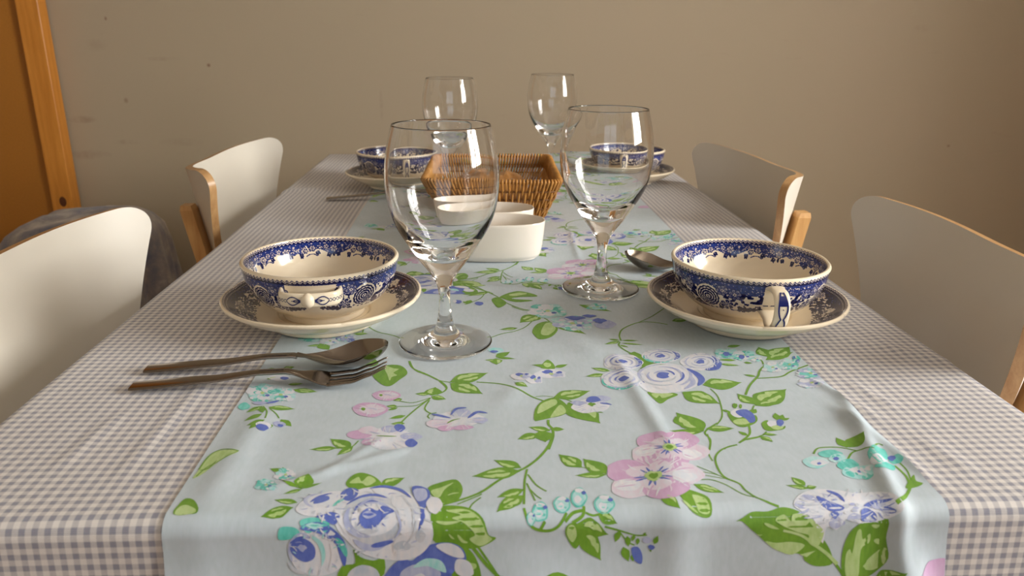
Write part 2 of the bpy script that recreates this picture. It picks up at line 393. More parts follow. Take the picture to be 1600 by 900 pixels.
def P(px, py):                              # photo pixel -> cloth coordinates (u along the width, v along the length)
    p = at(px, py, .003)
    if p.y >= EY0+.004: return (p.x, p.y)
    d = RT*((px-800)/F_PX) - UP*((py-450)/F_PX) + FW
    def prof(u, v):
        dd = EY0-v; L = RF*PI/2
        if dd <= 0: return (u, v, T+.003)
        if dd < L: a = dd/RF; return (u, EY0-(RF+.003)*math.sin(a), T-RF+(RF+.003)*math.cos(a))
        return (u, EY0-RF-.004-(dd-L)*.07, T-RF-(dd-L))
    lo, hi = EY0-.25, EY0+.01; u = p.x
    for i in range(26):
        v = (lo+hi)/2; q = prof(u, v)
        u = CAM.x + d.x*((q[1]-CAM.y)/d.y)
        if scr((u, q[1], q[2])) > py: lo = v
        else: hi = v
    return (u, v)
COLS = ['base', 'green', 'lime', 'white', 'blue', 'lilac', 'aqua', 'teal', 'pink', 'rose', 'mist']
M['p_base'] = mat_print('pale_aqua_cotton', (192, 205, 215), .04, (184, 199, 207))
M['p_green'] = mat_print('leaf_green_print', (112, 160, 36), .1, (94, 144, 26))
M['p_lime'] = mat_print('pale_leaf_print', (186, 210, 148), .06, (164, 196, 118))
M['p_white'] = mat_print('white_petal_print', (222, 222, 228), .06, (206, 214, 226))
M['p_blue'] = mat_print('cornflower_blue_print', (74, 96, 184), .1, (98, 118, 194))
M['p_lilac'] = mat_print('lilac_blue_print', (156, 166, 210), .1, (186, 194, 218))
M['p_aqua'] = mat_print('aqua_petal_print', (142, 212, 212), .1, (190, 220, 224))
M['p_teal'] = mat_print('teal_petal_print', (70, 184, 172), .1, (122, 208, 200))
M['p_pink'] = mat_print('pale_pink_petal_print', (214, 196, 214), .06, (210, 210, 222))
M['p_rose'] = mat_print('mauve_pink_petal_print', (198, 160, 198), .06, (204, 174, 206))
M['p_mist'] = mat_print('grey_blue_petal_print', (176, 190, 206), .08, (204, 206, 214))
POLYS = []                                  # (colour, layer, outline in cloth metres)
OX, OY, OS = 0., 0., 1.
def cr(x, y, s):
    global OX, OY, OS
    OX, OY, OS = x, y, s
def W(p): return P(OX+p[0]/OS, OY+p[1]/OS)
def poly(col, pts, layer=1, smooth=True, n=4):
    w_ = [W(p) for p in pts]
    POLYS.append((col, layer, catmull(w_, n) if smooth and len(w_) > 3 else w_))
def stroke(col, pts, w0, w1=None, layer=1, taper=True):
    w1 = w0 if w1 is None else w1
    ww = catmull([W(p) for p in pts], 5, False); n = len(ww)
    a = W(pts[len(pts)//2]); b = W((pts[len(pts)//2][0]+10, pts[len(pts)//2][1])); sc = abs(b[0]-a[0])/10
    L, R = [], []
    for i, p in enumerate(ww):
        q, q2 = ww[max(i-1, 0)], ww[min(i+1, n-1)]; dx, dy = q2[0]-q[0], q2[1]-q[1]; l = math.hypot(dx, dy) or 1e-9
        t_ = i/(n-1); wd = (w0+(w1-w0)*t_)*sc*.5
        if taper: wd *= max(.06, math.sin(PI*min(1, max(0, t_)))**.6)
        L.append((p[0]-dy/l*wd, p[1]+dx/l*wd)); R.append((p[0]+dy/l*wd, p[1]-dx/l*wd))
    POLYS.append((col, layer, L+R[::-1]))
def stem(pts, w_=8, col='green'): stroke(col, pts, w_, w_, 1, False)
def leaf(b, t, wr=.38, light=1, layer=2, col='green', side=0.0):
    B, Tt = W(b), W(t); dx, dy = Tt[0]-B[0], Tt[1]-B[1]; L = math.hypot(dx, dy); nx, ny = -dy/L, dx/L
    def pt(s, q): return (B[0]+dx*s+nx*q*L+nx*side*L*math.sin(PI*s), B[1]+dy*s+ny*q*L+ny*side*L*math.sin(PI*s))
    pr = [(0, .02), (.08, .28), (.2, .75), (.35, 1), (.5, .96), (.65, .74), (.8, .42), (.92, .12), (1, 0)]
    up = [pt(s, wr*.5*w_*(1+.06*math.sin(s*20))) for s, w_ in pr]; dn = [pt(s, -wr*.5*w_) for s, w_ in pr[-2:0:-1]]
    POLYS.append((col, layer, catmull(up+dn, 2)))
    if light:
        k = wr*.5
        if light >= 1:
            pp = [(.22, .08), (.26, .5), (.4, .74), (.52, .55), (.58, .72), (.7, .45), (.78, .12), (.6, .16), (.5, .05), (.38, .18)]
            POLYS.append(('lime', layer+1, catmull([pt(s, k*q) for s, q in pp], 2)))
        if light >= 2:
            pp = [(.3, -.18), (.42, -.62), (.52, -.5), (.62, -.55), (.68, -.25), (.5, -.2)]
            POLYS.append(('lime', layer+1, catmull([pt(s, k*q) for s, q in pp], 2)))
def blob(col, c, rx, ry, layer=3, seed=0, rough=.12, n=9):
    poly(col, [(c[0]+rx*math.cos(2*PI*k/n)*(1+rough*math.sin(k*2.7+seed)), c[1]+ry*math.sin(2*PI*k/n)*(1+rough*math.cos(k*3.1+seed))) for k in range(n)], layer, n=3)
def arc(col, c, rx, ry, a0, a1, w_, layer=5):
    stroke(col, [(c[0]+rx*math.cos(math.radians(a0+(a1-a0)*i/5)), c[1]+ry*math.sin(math.radians(a0+(a1-a0)*i/5))) for i in range(6)], w_, w_, layer)
def swirl(c, rx, ry, seed=0, ly=5):         # rose heart: painted swirls round a blue centre
    blob('blue', c, rx*.22, ry*.24, ly+2, seed, .25)
    for i in range(11):
        f = .32+.062*i; a = seed*40+i*83
        arc(('lilac', 'blue', 'mist', 'lilac', 'white')[i % 5], c, rx*f, ry*f, a, a+(120 if i % 5 != 1 else 75), rx*(.10 if i % 5 != 1 else .085), ly+(i % 2))
def rose(c, rx, ry, seed=0, teal=False):
    blob('white', c, rx, ry, 3, seed, .07, 12)
    if teal: arc('teal', c, rx*.9, ry*.9, 60, 190, rx*.22, 4); arc('aqua', c, rx*.75, ry*.75, 30, 110, rx*.16, 4)
    swirl(c, rx*.95, ry*.95, seed, 5)
    arc('blue', c, rx*.86, ry*.84, -50, 40, rx*.24, 4)
    feather(c, rx, ry, ['mist', 'white', 'lilac'], 16, seed, .7, 1.08, .09)
def cluster(c, rx, ry, cols, seed, k=9):     # hydrangea-like head
    r_ = random.Random(seed)
    for i in range(k):
        a = 2*PI*i/k; q = .62 if i % 2 else .45
        x, y = c[0]+rx*q*math.cos(a), c[1]+ry*q*math.sin(a)
        blob(cols[i % len(cols)], (x, y), rx*.38, ry*.36, 3+i % 3, seed+i, .2, 7)
    feather(c, rx, ry, ['white', cols[0], 'aqua'], 16, seed, .5, 1.1, .07, 6)
    for i in range(k*2):
        a = r_.random()*2*PI; q = .85*math.sqrt(r_.random())
        blob(r_.choice(['white', 'aqua', 'white', cols[0]]), (c[0]+rx*q*math.cos(a), c[1]+ry*q*math.sin(a)), rx*.14, ry*.13, 6, seed+i*3, .3, 6)
    blob('lime', c, rx*.12, ry*.14, 7, seed); blob('blue', (c[0]+rx*.3, c[1]+ry*.25), rx*.13, ry*.12, 7, seed)
def daisy(c, rx, ry, seed=0):                # mauve five-petal flower
    for i in range(5):
        a = math.radians(-80+72*i+seed)
        x, y = c[0]+rx*.55*math.cos(a), c[1]+ry*.55*math.sin(a)
        blob('rose' if i % 2 == 0 else 'pink', (x, y), rx*.46, ry*.46, 3, i+seed, .08, 10)
        blob('pink' if i % 2 == 0 else 'white', (c[0]+rx*(.36 if i % 2 == 0 else .6)*math.cos(a+.2), c[1]+ry*(.36 if i % 2 == 0 else .6)*math.sin(a+.2)), rx*.25, ry*.24, 4, i, .15, 8)
        for q in (-.25, .1): stroke('blue', [(c[0]+rx*.12*math.cos(a+.6+q), c[1]+ry*.12*math.sin(a+.6+q)), (c[0]+rx*.27*math.cos(a+.6+q), c[1]+ry*.27*math.sin(a+.6+q)), (c[0]+rx*.40*math.cos(a+.6+q), c[1]+ry*.40*math.sin(a+.6+q))], rx*.07, rx*.03, 5)
    feather(c, rx, ry, ['pink', 'white', 'rose'], 22, seed, .35, .9, .05, 5); feather(c, rx, ry, ['lime', 'blue', 'white'], 14, seed+3, .1, .34, .03, 6)
    blob('lime', c, rx*.17, ry*.19, 6, seed, .2); blob('green', c, rx*.09, ry*.11, 7, seed, .2)

def feather(c, rx, ry, cols, n, seed, f0=.55, f1=1.06, w_=.10, ly=8):
    r_ = random.Random(seed*7+n)
    for i in range(n):
        a = 2*PI*(i+r_.random()*.7)/n; q0 = f0+r_.random()*.2; q1 = f1-r_.random()*.22; b = a+(r_.random()-.5)*.5
        p0 = (c[0]+rx*q0*math.cos(a), c[1]+ry*q0*math.sin(a)); p2 = (c[0]+rx*q1*math.cos(b), c[1]+ry*q1*math.sin(b))
        p1 = ((p0[0]+p2[0])/2+(r_.random()-.5)*rx*.08, (p0[1]+p2[1])/2+(r_.random()-.5)*ry*.08)
        stroke(cols[i % len(cols)], [p0, p1, p2], rx*w_*(.5+r_.random()*.7), rx*w_*.4, ly)
def dabs(c, rx, ry, cols, n, seed, s=.12, ly=8):
    r_ = random.Random(seed)
    for i in range(n):
        a = r_.random()*2*PI; q = math.sqrt(r_.random())*.92
        blob(cols[i % len(cols)], (c[0]+rx*q*math.cos(a), c[1]+ry*q*math.sin(a)), rx*s*(.5+r_.random()), ry*s*(.5+r_.random()), ly, i+seed, .3, 6)
# --- front left quarter
cr(260, 680, 3.636)
poly('lime', [(150, 250), (190, 195), (240, 130), (300, 94), (412, 106), (340, 140), (280, 175), (210, 225)], 2); stroke('green', [(185, 200), (240, 125), (300, 92), (360, 92), (414, 106)], 9, 7, 4, False); stroke('green', [(170, 240), (230, 190), (290, 165), (350, 132), (412, 106)], 8, 5, 4, False); stroke('green', [(190, 205), (240, 195), (290, 150)], 18, 8, 3)
poly('green', [(40, 450), (70, 400), (110, 366), (160, 380), (182, 440), (120, 455)], 2); poly('lime', [(48, 452), (80, 410), (120, 405), (172, 440), (110, 458)], 3)
cluster((568, 285), 72, 38, ['teal', 'aqua'], 3, 7); cluster((678, 225), 76, 38, ['white', 'aqua', 'teal'], 4, 7)
leaf((665, 205), (588, 190), .5, 0); leaf((665, 200), (660, 180), .5, 0)
stem([(660, 258), (700, 280), (775, 305)], 9); leaf((765, 300), (808, 225), .8); leaf((765, 305), (885, 270), .22, 0); leaf((770, 308), (665, 335), .35, 1); leaf((745, 295), (660, 265), .25, 0)
leaf((745, 385), (612, 368), .36); leaf((722, 412), (536, 466), .42, 2)
poly('green', [(1020, 280), (1050, 232), (1105, 210), (1180, 230), (1222, 272), (1160, 292), (1140, 325), (1090, 320)], 2); poly('lime', [(1040, 270), (1090, 235), (1110, 260), (1150, 228), (1190, 255), (1140, 285), (1110, 270)], 3)
leaf((1215, 278), (1356, 232), .55)
leaf((1050, 70), (930, 18), .5); leaf((970, 70), (812, 80), .34); leaf((1060, 62), (968, 112), .45); stem([(955, 72), (1045, 66), (1092, 28)], 8)
# large rose
poly('white', [(955, 400), (1000, 350), (1080, 310), (1180, 290), (1330, 296), (1430, 365), (1500, 470), (1512, 600), (1440, 690), (1330, 722), (1180, 705), (1080, 660), (1010, 590), (960, 510)], 3)
poly('mist', [(1000, 450), (1060, 370), (1200, 330), (1320, 380), (1360, 480), (1300, 590), (1180, 640), (1080, 600)], 4)
poly('white', [(1050, 470), (1100, 410), (1200, 375), (1300, 410), (1310, 490), (1240, 560), (1130, 575), (1070, 540)], 5)
poly('white', [(1290, 330), (1380, 350), (1440, 430), (1450, 540), (1390, 600), (1330, 560), (1320, 440), (1280, 380)], 6)
poly('white', [(1350, 560), (1440, 560), (1480, 620), (1400, 680), (1300, 690), (1290, 620)], 6)
arc('lilac', (1160, 470), 140, 110, 90, 215, 34, 6); arc('lilac', (1170, 465), 120, 90, 210, 330, 30, 6); arc('blue', (1170, 450), 105, 80, 195, 290, 20, 7); arc('mist', (1160, 480), 90, 70, 60, 170, 24, 6)
poly('blue', [(1100, 450), (1150, 410), (1200, 425), (1230, 395), (1295, 425), (1260, 445), (1225, 480), (1190, 520), (1130, 530), (1100, 500)], 7); blob('lilac', (1150, 450), 34, 24, 8, 2, .3)
stroke('white', [(1195, 385), (1215, 415), (1245, 440)], 9, 5, 9)
stroke('lilac', [(1060, 600), (1120, 640), (1200, 645), (1285, 600)], 46, 40, 6); stroke('blue', [(1160, 640), (1220, 630), (1290, 612)], 38, 30, 7)
stroke('blue', [(1155, 300), (1240, 286), (1330, 305), (1392, 350)], 30, 22, 7); stroke('blue', [(1020, 395), (1100, 350), (1180, 335), (1255, 350)], 20, 30, 7); stroke('lilac', [(1090, 400), (1160, 360), (1250, 365)], 24, 16, 7)
poly('blue', [(1395, 290), (1440, 282), (1495, 310), (1490, 370), (1465, 420), (1468, 470), (1430, 550), (1442, 470), (1440, 400), (1410, 350)], 7); poly('lilac', [(1410, 300), (1470, 300), (1480, 350), (1430, 370), (1405, 330)], 8)
blob('white', (1522, 392), 44, 50, 7, 1); blob('mist', (1442, 580), 28, 42, 7, 2); blob('mist', (1340, 640), 50, 28, 7, 3)
feather((1180, 500), 330, 210, ['white', 'mist', 'white', 'lilac'], 34, 5, .78, 1.03, .05); feather((1160, 460), 130, 90, ['lilac', 'white', 'blue'], 20, 6, .5, 1.0, .07, 8)
stroke('mist', [(1330, 330), (1400, 420), (1400, 540)], 16, 10, 8); stroke('lilac', [(1300, 420), (1330, 520), (1290, 600)], 18, 8, 8); stroke('mist', [(1420, 480), (1400, 580), (1340, 650)], 16, 8, 8)
# upper left bloom
poly('white', [(735, 420), (790, 365), (900, 328), (1000, 318), (1030, 370), (940, 440), (870, 460), (780, 455)], 3)
arc('lilac', (880, 375), 90, 40, 120, 260, 22, 4); stroke('blue', [(815, 385), (870, 350), (945, 328)], 22, 16, 5); poly('blue', [(835, 390), (860, 355), (915, 345), (925, 365), (880, 385)], 5)
poly('blue', [(990, 330), (1040, 298), (1090, 310), (1080, 345), (1040, 372), (1000, 360)], 5); stroke('teal', [(945, 405), (985, 372), (1010, 365)], 26, 20, 5)
poly('blue', [(850, 462), (900, 450), (935, 436), (985, 455), (958, 508), (900, 486)], 5); stroke('white', [(960, 450), (1000, 500), (1020, 560)], 34, 24, 5)
feather((880, 390), 150, 72, ['white', 'lilac', 'mist'], 18, 7, .6, 1.05, .06)
# lower left bloom
poly('white', [(688, 640), (740, 570), (850, 520), (960, 560), (1005, 660), (980, 765), (860, 805), (740, 765)], 3)
arc('lilac', (780, 670), 78, 100, 150, 300, 34, 4); poly('blue', [(700, 650), (730, 600), (790, 590), (840, 640), (840, 700), (790, 725), (735, 700)], 5); blob('lilac', (770, 645), 22, 20, 6, 1, .3)
poly('teal', [(758, 490), (840, 468), (925, 500), (905, 550), (850, 540), (800, 555)], 5); poly('teal', [(638, 590), (648, 525), (730, 525), (756, 560), (690, 598)], 4); blob('aqua', (840, 515), 40, 18, 6, 1, .3)
stroke('blue', [(760, 530), (830, 520), (910, 545), (980, 610), (1000, 680), (1010, 750)], 50, 60, 5); stroke('teal', [(960, 585), (1000, 640), (1022, 700)], 44, 30, 6); stroke('aqua', [(820, 565), (870, 620), (890, 690), (880, 750)], 36, 20, 6); stroke('blue', [(700, 620), (740, 590), (780, 575)], 20, 14, 5)
stroke('white', [(930, 620), (950, 690), (920, 770)], 34, 20, 6); stroke('mist', [(690, 720), (730, 770), (800, 790)], 26, 20, 5)
poly('green', [(1060, 658), (1100, 700), (1175, 722), (1235, 708), (1215, 820), (985, 820), (1000, 750), (1070, 735)], 2); poly('mist', [(1040, 780), (1110, 745), (1190, 770), (1200, 830), (1040, 830)], 3)
feather((850, 670), 160, 140, ['white', 'mist', 'lilac', 'aqua'], 24, 8, .6, 1.03, .06)
# bottom bloom
poly('blue', [(1250, 790), (1330, 715), (1400, 720), (1480, 640), (1600, 620), (1680, 650), (1700, 720), (1620, 790), (1640, 860), (1250, 860)], 3)
poly('lilac', [(1330, 790), (1400, 745), (1500, 740), (1560, 790), (1500, 850), (1340, 850)], 4); poly('aqua', [(1400, 760), (1470, 710), (1560, 720), (1590, 780), (1540, 770), (1480, 750)], 5); poly('white', [(1530, 640), (1600, 622), (1670, 650), (1690, 700), (1610, 690)], 5)
blob('white', (1440, 820), 50, 26, 5, 3, .2); poly('white', [(1650, 710), (1720, 720), (1745, 780), (1690, 800), (1640, 770)], 4)
# --- front centre
cr(640, 680, 3.636)
poly('green', [(105, 292), (170, 262), (262, 245), (302, 300), (268, 370), (180, 378), (140, 350)], 2); poly('lime', [(122, 308), (180, 288), (250, 262), (200, 300), (170, 345), (140, 340)], 3); stroke('lime', [(215, 335), (245, 325), (282, 322)], 14, 10, 3)
poly('green', [(120, 450), (150, 410), (210, 392), (330, 408), (415, 470), (450, 575), (492, 592), (430, 632), (350, 652), (220, 645), (130, 605)], 2)
poly('lime', [(205, 425), (290, 415), (350, 430), (405, 480), (440, 570), (468, 600), (400, 636), (340, 600), (372, 570), (310, 500), (240, 470), (290, 450)], 3)
stroke('lime', [(148, 490), (210, 500), (290, 488)], 18, 12, 3); stroke('lime', [(222, 565), (240, 592), (255, 600)], 14, 10, 3); stroke('lime', [(272, 572), (300, 610), (332, 618)], 22, 14, 3)
stem([(180, 390), (330, 350), (420, 312), (505, 255), (590, 212), (665, 178), (740, 120), (795, 50), (815, -10)], 17); stem([(270, 388), (380, 345), (410, 330)], 10); stem([(340, 415), (365, 380), (405, 350)], 9); stem([(355, 640), (430, 725), (520, 800), (560, 840)], 20)
leaf((635, 183), (478, 137), .46); leaf((630, 200), (352, 230), .42, 2); stem([(668, 190), (655, 250), (652, 330), (650, 390)], 13)
leaf((650, 305), (495, 352), .42); leaf((645, 340), (495, 437), .5, 2); stem([(672, 220), (720, 280), (778, 316)], 10); stem([(666, 270), (690, 320), (714, 370)], 9); stem([(680, 300), (720, 340), (750, 360)], 8)
stem([(650, 412), (670, 480), (712, 532), (790, 545), (850, 515), (893, 440)], 14)
for c_, rx, ry in (((742, 435), 48, 58), ((866, 392), 50, 48), ((962, 352), 46, 58), ((1106, 392), 58, 56), ((690, 475), 26, 40)):
    blob('teal', c_, rx, ry, 3, rx, .08); blob('aqua', c_, rx*.8, ry*.82, 4, rx, .15); blob('white', (c_[0]-rx*.15, c_[1]+ry*.2), rx*.42, ry*.4, 5, ry, .2); blob('white', (c_[0], c_[1]-ry*.7), rx*.5, ry*.22, 5, ry, .2); blob('blue', (c_[0]+rx*.6, c_[1]-ry*.45), rx*.26, ry*.18, 6, ry)
stem([(885, 492), (930, 440), (990, 425)], 16); stem([(925, 500), (985, 455), (990, 400)], 16); stem([(740, 545), (770, 490)], 16); stem([(1000, 438), (1040, 455), (1080, 448)], 10)
leaf((1070, 447), (1182, 503), .46, 1); leaf((950, 508), (1134, 572), .5); poly('green', [(915, 500), (960, 510), (985, 580), (945, 650), (900, 600), (885, 540)], 2); poly('lime', [(905, 515), (940, 520), (950, 580), (925, 615), (895, 570)], 3)
leaf((975, 535), (1088, 712), .5, 1); stem([(1110, 520), (1200, 545), (1290, 575), (1350, 572)], 9); stem([(1190, 545), (1240, 610), (1280, 630)], 8)
for b_, t_ in (((1190, 545), (1170, 615)), ((1240, 580), (1245, 640)), ((1280, 572), (1265, 610)), ((1330, 575), (1345, 555)), ((1215, 640), (1245, 720)), ((1265, 680), (1270, 720)), ((1390, 620), (1412, 570)), ((1365, 650), (1375, 665)), ((1300, 590), (1295, 630))): leaf(b_, t_, .5, 0)
poly('blue', [(1262, 645), (1300, 640), (1322, 680), (1318, 728), (1288, 720), (1268, 690)], 3); blob('lilac', (1350, 600), 25, 18, 3, 2); blob('blue', (1374, 638), 18, 14, 4, 1)
leaf((978, 180), (846, 105), .58, 2); leaf((1118, 215), (985, 130), .62, 1); leaf((1118, 222), (938, 226), .34, 1); stem([(960, 175), (1060, 195), (1120, 218)], 7)
poly('green', [(268, 650), (345, 660), (402, 760), (390, 860), (240, 860)], 2); blob('lime', (345, 742), 36, 18, 3)
daisy((1385, 240), 285, 140, 0); daisy((1475, 85), 225, 112, 20)
leaf((1420, 350), (1535, 425), .6, 1)
# --- front right
cr(1060, 680, 3.636)
leaf((85, 285), (262, 327), .42, 2); poly('green', [(-20, 310), (60, 318), (165, 350), (188, 452), (120, 462), (40, 400)], 2); poly('lime', [(80, 345), (150, 360), (178, 440), (120, 440), (95, 390)], 3); stroke('lime', [(20, 380), (60, 410), (110, 445)], 18, 10, 3)
stem([(50, 205), (130, 208), (215, 222), (268, 243)], 6); stem([(60, 225), (150, 228), (262, 245)], 6); stem([(105, 178), (180, 205), (265, 242)], 6); stem([(262, 242), (345, 272)], 8)
stem([(335, 52), (255, 75), (212, 120), (222, 180), (262, 235), (345, 272), (380, 310), (440, 350), (510, 380), (572, 405)], 12); stem([(85, 262), (180, 252), (270, 280), (360, 330), (430, 350)], 8)
stem([(165, -10), (182, 50), (172, 100), (195, 145)], 8); stem([(345, 42), (395, 18), (450, 8), (500, -10)], 10); leaf((465, 5), (540, 34), .6)
poly('green', [(328, 490), (365, 470), (420, 435), (510, 432), (590, 408), (680, 430), (735, 480), (800, 560), (862, 650), (872, 728), (780, 742), (720, 715), (700, 680), (600, 672), (520, 632), (440, 560), (365, 492)], 2)
poly('lime', [(552, 485), (600, 450), (640, 490), (650, 450), (720, 450), (790, 505), (832, 560), (792, 640), (740, 612), (745, 575), (690, 560), (640, 540)], 3)
poly('lime', [(498, 608), (560, 618), (640, 612), (722, 630), (650, 682), (570, 662), (530, 640)], 3); poly('lime', [(690, 682), (782, 660), (730, 695)], 3); stroke('lime', [(487, 500), (530, 520), (575, 540)], 18, 12, 3)
stroke('lime', [(600, 548), (700, 575), (780, 630), (850, 680), (900, 730)], 14, 22, 4, False); stroke('lime', [(450, 570), (465, 575), (480, 572)], 8, 5, 3)
poly('green', [(1195, 478), (1185, 590), (1186, 690), (1120, 765), (1010, 820), (930, 800), (930, 680), (980, 560), (1060, 488), (1120, 500)], 2)
poly('lime', [(1020, 560), (1045, 545), (1055, 600), (1098, 570), (1090, 620), (1040, 655), (1010, 800), (945, 790), (950, 690), (975, 650), (990, 670)], 3); poly('lime', [(1085, 700), (1180, 640), (1165, 720), (1100, 760), (1045, 750)], 3); blob('lime', (1130, 525), 22, 14, 3); blob('lime', (1145, 612), 26, 15, 3)
stem([(870, 700), (920, 770), (950, 830)], 16); leaf((1100, 815), (1265, 735), .4, 1)
leaf((722, 285), (640, 235), .6); leaf((742, 300), (610, 282), .34, 1); leaf((728, 296), (788, 290), .6, 1)
poly('white', [(655, 390), (700, 330), (780, 305), (900, 310), (1000, 325), (1060, 318), (1130, 318), (1215, 350), (1275, 410), (1200, 470), (1100, 500), (1000, 495), (950, 480), (905, 545), (850, 530), (825, 620), (800, 560), (770, 480), (700, 430)], 3)
stroke('blue', [(785, 345), (850, 395), (945, 412)], 55, 40, 5); stroke('blue', [(840, 312), (900, 335), (945, 378)], 34, 26, 5); poly('blue', [(1042, 425), (1075, 412), (1130, 450), (1122, 492), (1050, 490), (1040, 460)], 5); stroke('blue', [(1055, 405), (1120, 375), (1215, 372)], 26, 16, 5); stroke('blue', [(1145, 410), (1190, 425), (1232, 432)], 34, 22, 5)
feather((960, 410), 300, 110, ['white', 'mist', 'white', 'lilac'], 40, 9, .55, 1.06, .05, 4); feather((1130, 420), 110, 70, ['blue', 'lilac', 'white'], 16, 10, .2, 1.0, .06, 6); feather((840, 370), 90, 50, ['blue', 'white', 'lilac'], 12, 11, .2, .95, .07, 6); dabs((850, 400), 190, 90, ['lilac', 'mist', 'white'], 18, 12, .10, 4)
stroke('lilac', [(700, 345), (750, 350), (790, 375)], 50, 30, 4); blob('blue', (890, 452), 20, 22, 5, 1, .3); blob('lilac', (900, 500), 40, 40, 4, 2, .3); stroke('lilac', [(1090, 340), (1150, 340), (1200, 360)], 40, 20, 4); stroke('lilac', [(1100, 400), (1140, 400), (1180, 390)], 30, 20, 6); blob('lilac', (690, 390), 30, 16, 4, 5); stroke('lilac', [(960, 480), (1000, 460), (1050, 470)], 30, 20, 4)
blob('aqua', (780, 152), 70, 34, 3, 1); blob('white', (800, 155), 48, 18, 4, 2, .2); blob('teal', (862, 105), 66, 22, 3, 2); blob('aqua', (905, 130), 50, 24, 3, 4); blob('teal', (965, 165), 62, 32, 3, 3); blob('aqua', (1020, 205), 95, 36, 3, 5, .15); blob('white', (1035, 195), 60, 20, 4, 6, .2); blob('teal', (985, 215), 34, 16, 4, 1); blob('teal', (1075, 230), 30, 16, 4, 2)
blob('teal', (1130, 130), 56, 54, 3, 7); blob('white', (1130, 160), 42, 30, 4, 8, .2); blob('teal', (1175, 190), 62, 22, 4, 4); blob('teal', (1235, 145), 40, 22, 3, 3); blob('blue', (1210, 137), 22, 14, 5, 1); blob('blue', (896, 133), 16, 10, 5, 2); blob('blue', (800, 160), 12, 7, 5, 2); blob('blue', (1040, 198), 22, 9, 5, 2)
stem([(768, 105), (790, 75), (850, 68), (930, 72), (1010, 90)], 10); stem([(962, 135), (990, 98), (1050, 90), (1108, 100)], 10); leaf((960, 72), (895, 14), .55, 0); leaf((965, 70), (1050, 8), .5, 0); stem([(1108, 85), (1130, 62), (1160, 70)], 9)
stem([(1228, 175), (1290, 230), (1318, 290)], 14); stem([(1255, 160), (1300, 205), (1318, 250)], 9); poly('green', [(1290, 300), (1335, 228), (1350, 260), (1390, 275), (1350, 296)], 2); stem([(1318, 295), (1290, 350), (1232, 392)], 17)
poly('rose', [(1330, 830), (1385, 722), (1450, 696), (1530, 705), (1540, 830)], 3)
# --- middle left
cr(260, 480, 3.636)
cluster((815, 170), 75, 28, ['teal', 'aqua'], 11, 7); cluster((930, 190), 65, 28, ['white', 'mist'], 12, 7); cluster((1020, 172), 62, 28, ['lilac', 'blue'], 13, 7)
leaf((880, 212), (795, 218), .4, 1); leaf((870, 205), (925, 240), .6, 0); leaf((1065, 150), (1148, 150), .5, 1); stem([(1180, 92), (1135, 100), (1112, 148)], 7); stem([(1138, 104), (1200, 140), (1290, 160), (1352, 187)], 7)
poly('green', [(1090, 330), (1110, 290), (1150, 275), (1205, 312), (1170, 335)], 2); blob('lime', (1140, 305), 28, 14, 3)
poly('green', [(1170, 375), (1240, 330), (1330, 330), (1370, 372), (1325, 410), (1268, 446), (1215, 430)], 2); poly('lime', [(1245, 330), (1290, 345), (1320, 350), (1290, 370), (1310, 385), (1280, 395), (1268, 415), (1255, 380), (1240, 350)], 3)
leaf((660, 345), (730, 335), .7, 1); leaf((580, 345), (620, 345), .5, 0); blob('white', (640, 398), 60, 18, 3, 1); blob('blue', (670, 400), 24, 9, 4, 1); leaf((570, 405), (640, 390), .5, 1)
cluster((545, 485), 95, 58, ['teal', 'aqua', 'white'], 14, 9); cluster((650, 495), 95, 45, ['aqua', 'white', 'teal'], 15, 8); stroke('blue', [(570, 548), (610, 540), (640, 530)], 30, 20, 8); blob('lilac', (530, 545), 40, 10, 7); blob('teal', (442, 562), 34, 22, 3, 3)
leaf((690, 435), (780, 430), .4, 1); leaf((720, 465), (860, 478), .4, 2)
leaf((545, 565), (452, 602), .5, 1); leaf((580, 572), (732, 576), .38, 1); stem([(550, 565), (572, 600), (562, 640)], 8); stem([(585, 578), (625, 610), (640, 632)], 8)
for b_, t_ in (((545, 615), (440, 655)), ((560, 650), (455, 685)), ((650, 638), (712, 675)), ((520, 670), (470, 705)), ((600, 670), (592, 690)), ((540, 570), (548, 610))): leaf(b_, t_, .45, 0)
blob('white', (552, 680), 42, 20, 3, 1); blob('blue', (545, 692), 34, 18, 4, 1); blob('lilac', (642, 665), 34, 16, 3, 1); blob('blue', (648, 672), 16, 8, 4)
for c_, rx, ry in (((1250, 500), 78, 30), ((1158, 580), 98, 42)):
    blob('rose', c_, rx, ry, 3, 1, .08); blob('pink', (c_[0]+rx*.1, c_[1]-ry*.05), rx*.72, ry*.7, 4, 2, .15); feather(c_, rx, ry, ['rose', 'pink', 'white'], 18, 3, .3, 1.04, .07, 5); blob('green', (c_[0]-rx*.4, c_[1]-ry*.05), rx*.12, ry*.2, 6); stroke('lilac', [(c_[0]-rx*.2, c_[1]-ry*.2), (c_[0]+rx*.2, c_[1]-ry*.1), (c_[0]+rx*.4, c_[1]+ry*.1)], 9, 6, 6)
leaf((1340, 520), (1285, 528), .7, 1); leaf((1312, 562), (1248, 560), .6, 1); leaf((1315, 568), (1255, 585), .4, 0); stem([(1500, 512), (1400, 540), (1320, 530)], 7); stem([(1500, 514), (1420, 555), (1310, 562)], 7)
leaf((1498, 492), (1410, 490), .45, 1); leaf((1510, 500), (1528, 452), .9, 1); leaf((1505, 505), (1590, 520), .6, 1); stem([(1500, 514), (1430, 565), (1370, 615), (1335, 650)], 10); leaf((1360, 612), (1262, 632), .36, 0); leaf((1355, 655), (1275, 660), .5, 1)
stem([(1495, 525), (1468, 570), (1500, 595), (1535, 592)], 9); stem([(1500, 595), (1485, 612), (1495, 625)], 8)
stem([(1378, 305), (1400, 345), (1480, 380), (1555, 418), (1592, 450), (1580, 475), (1535, 495)], 9)
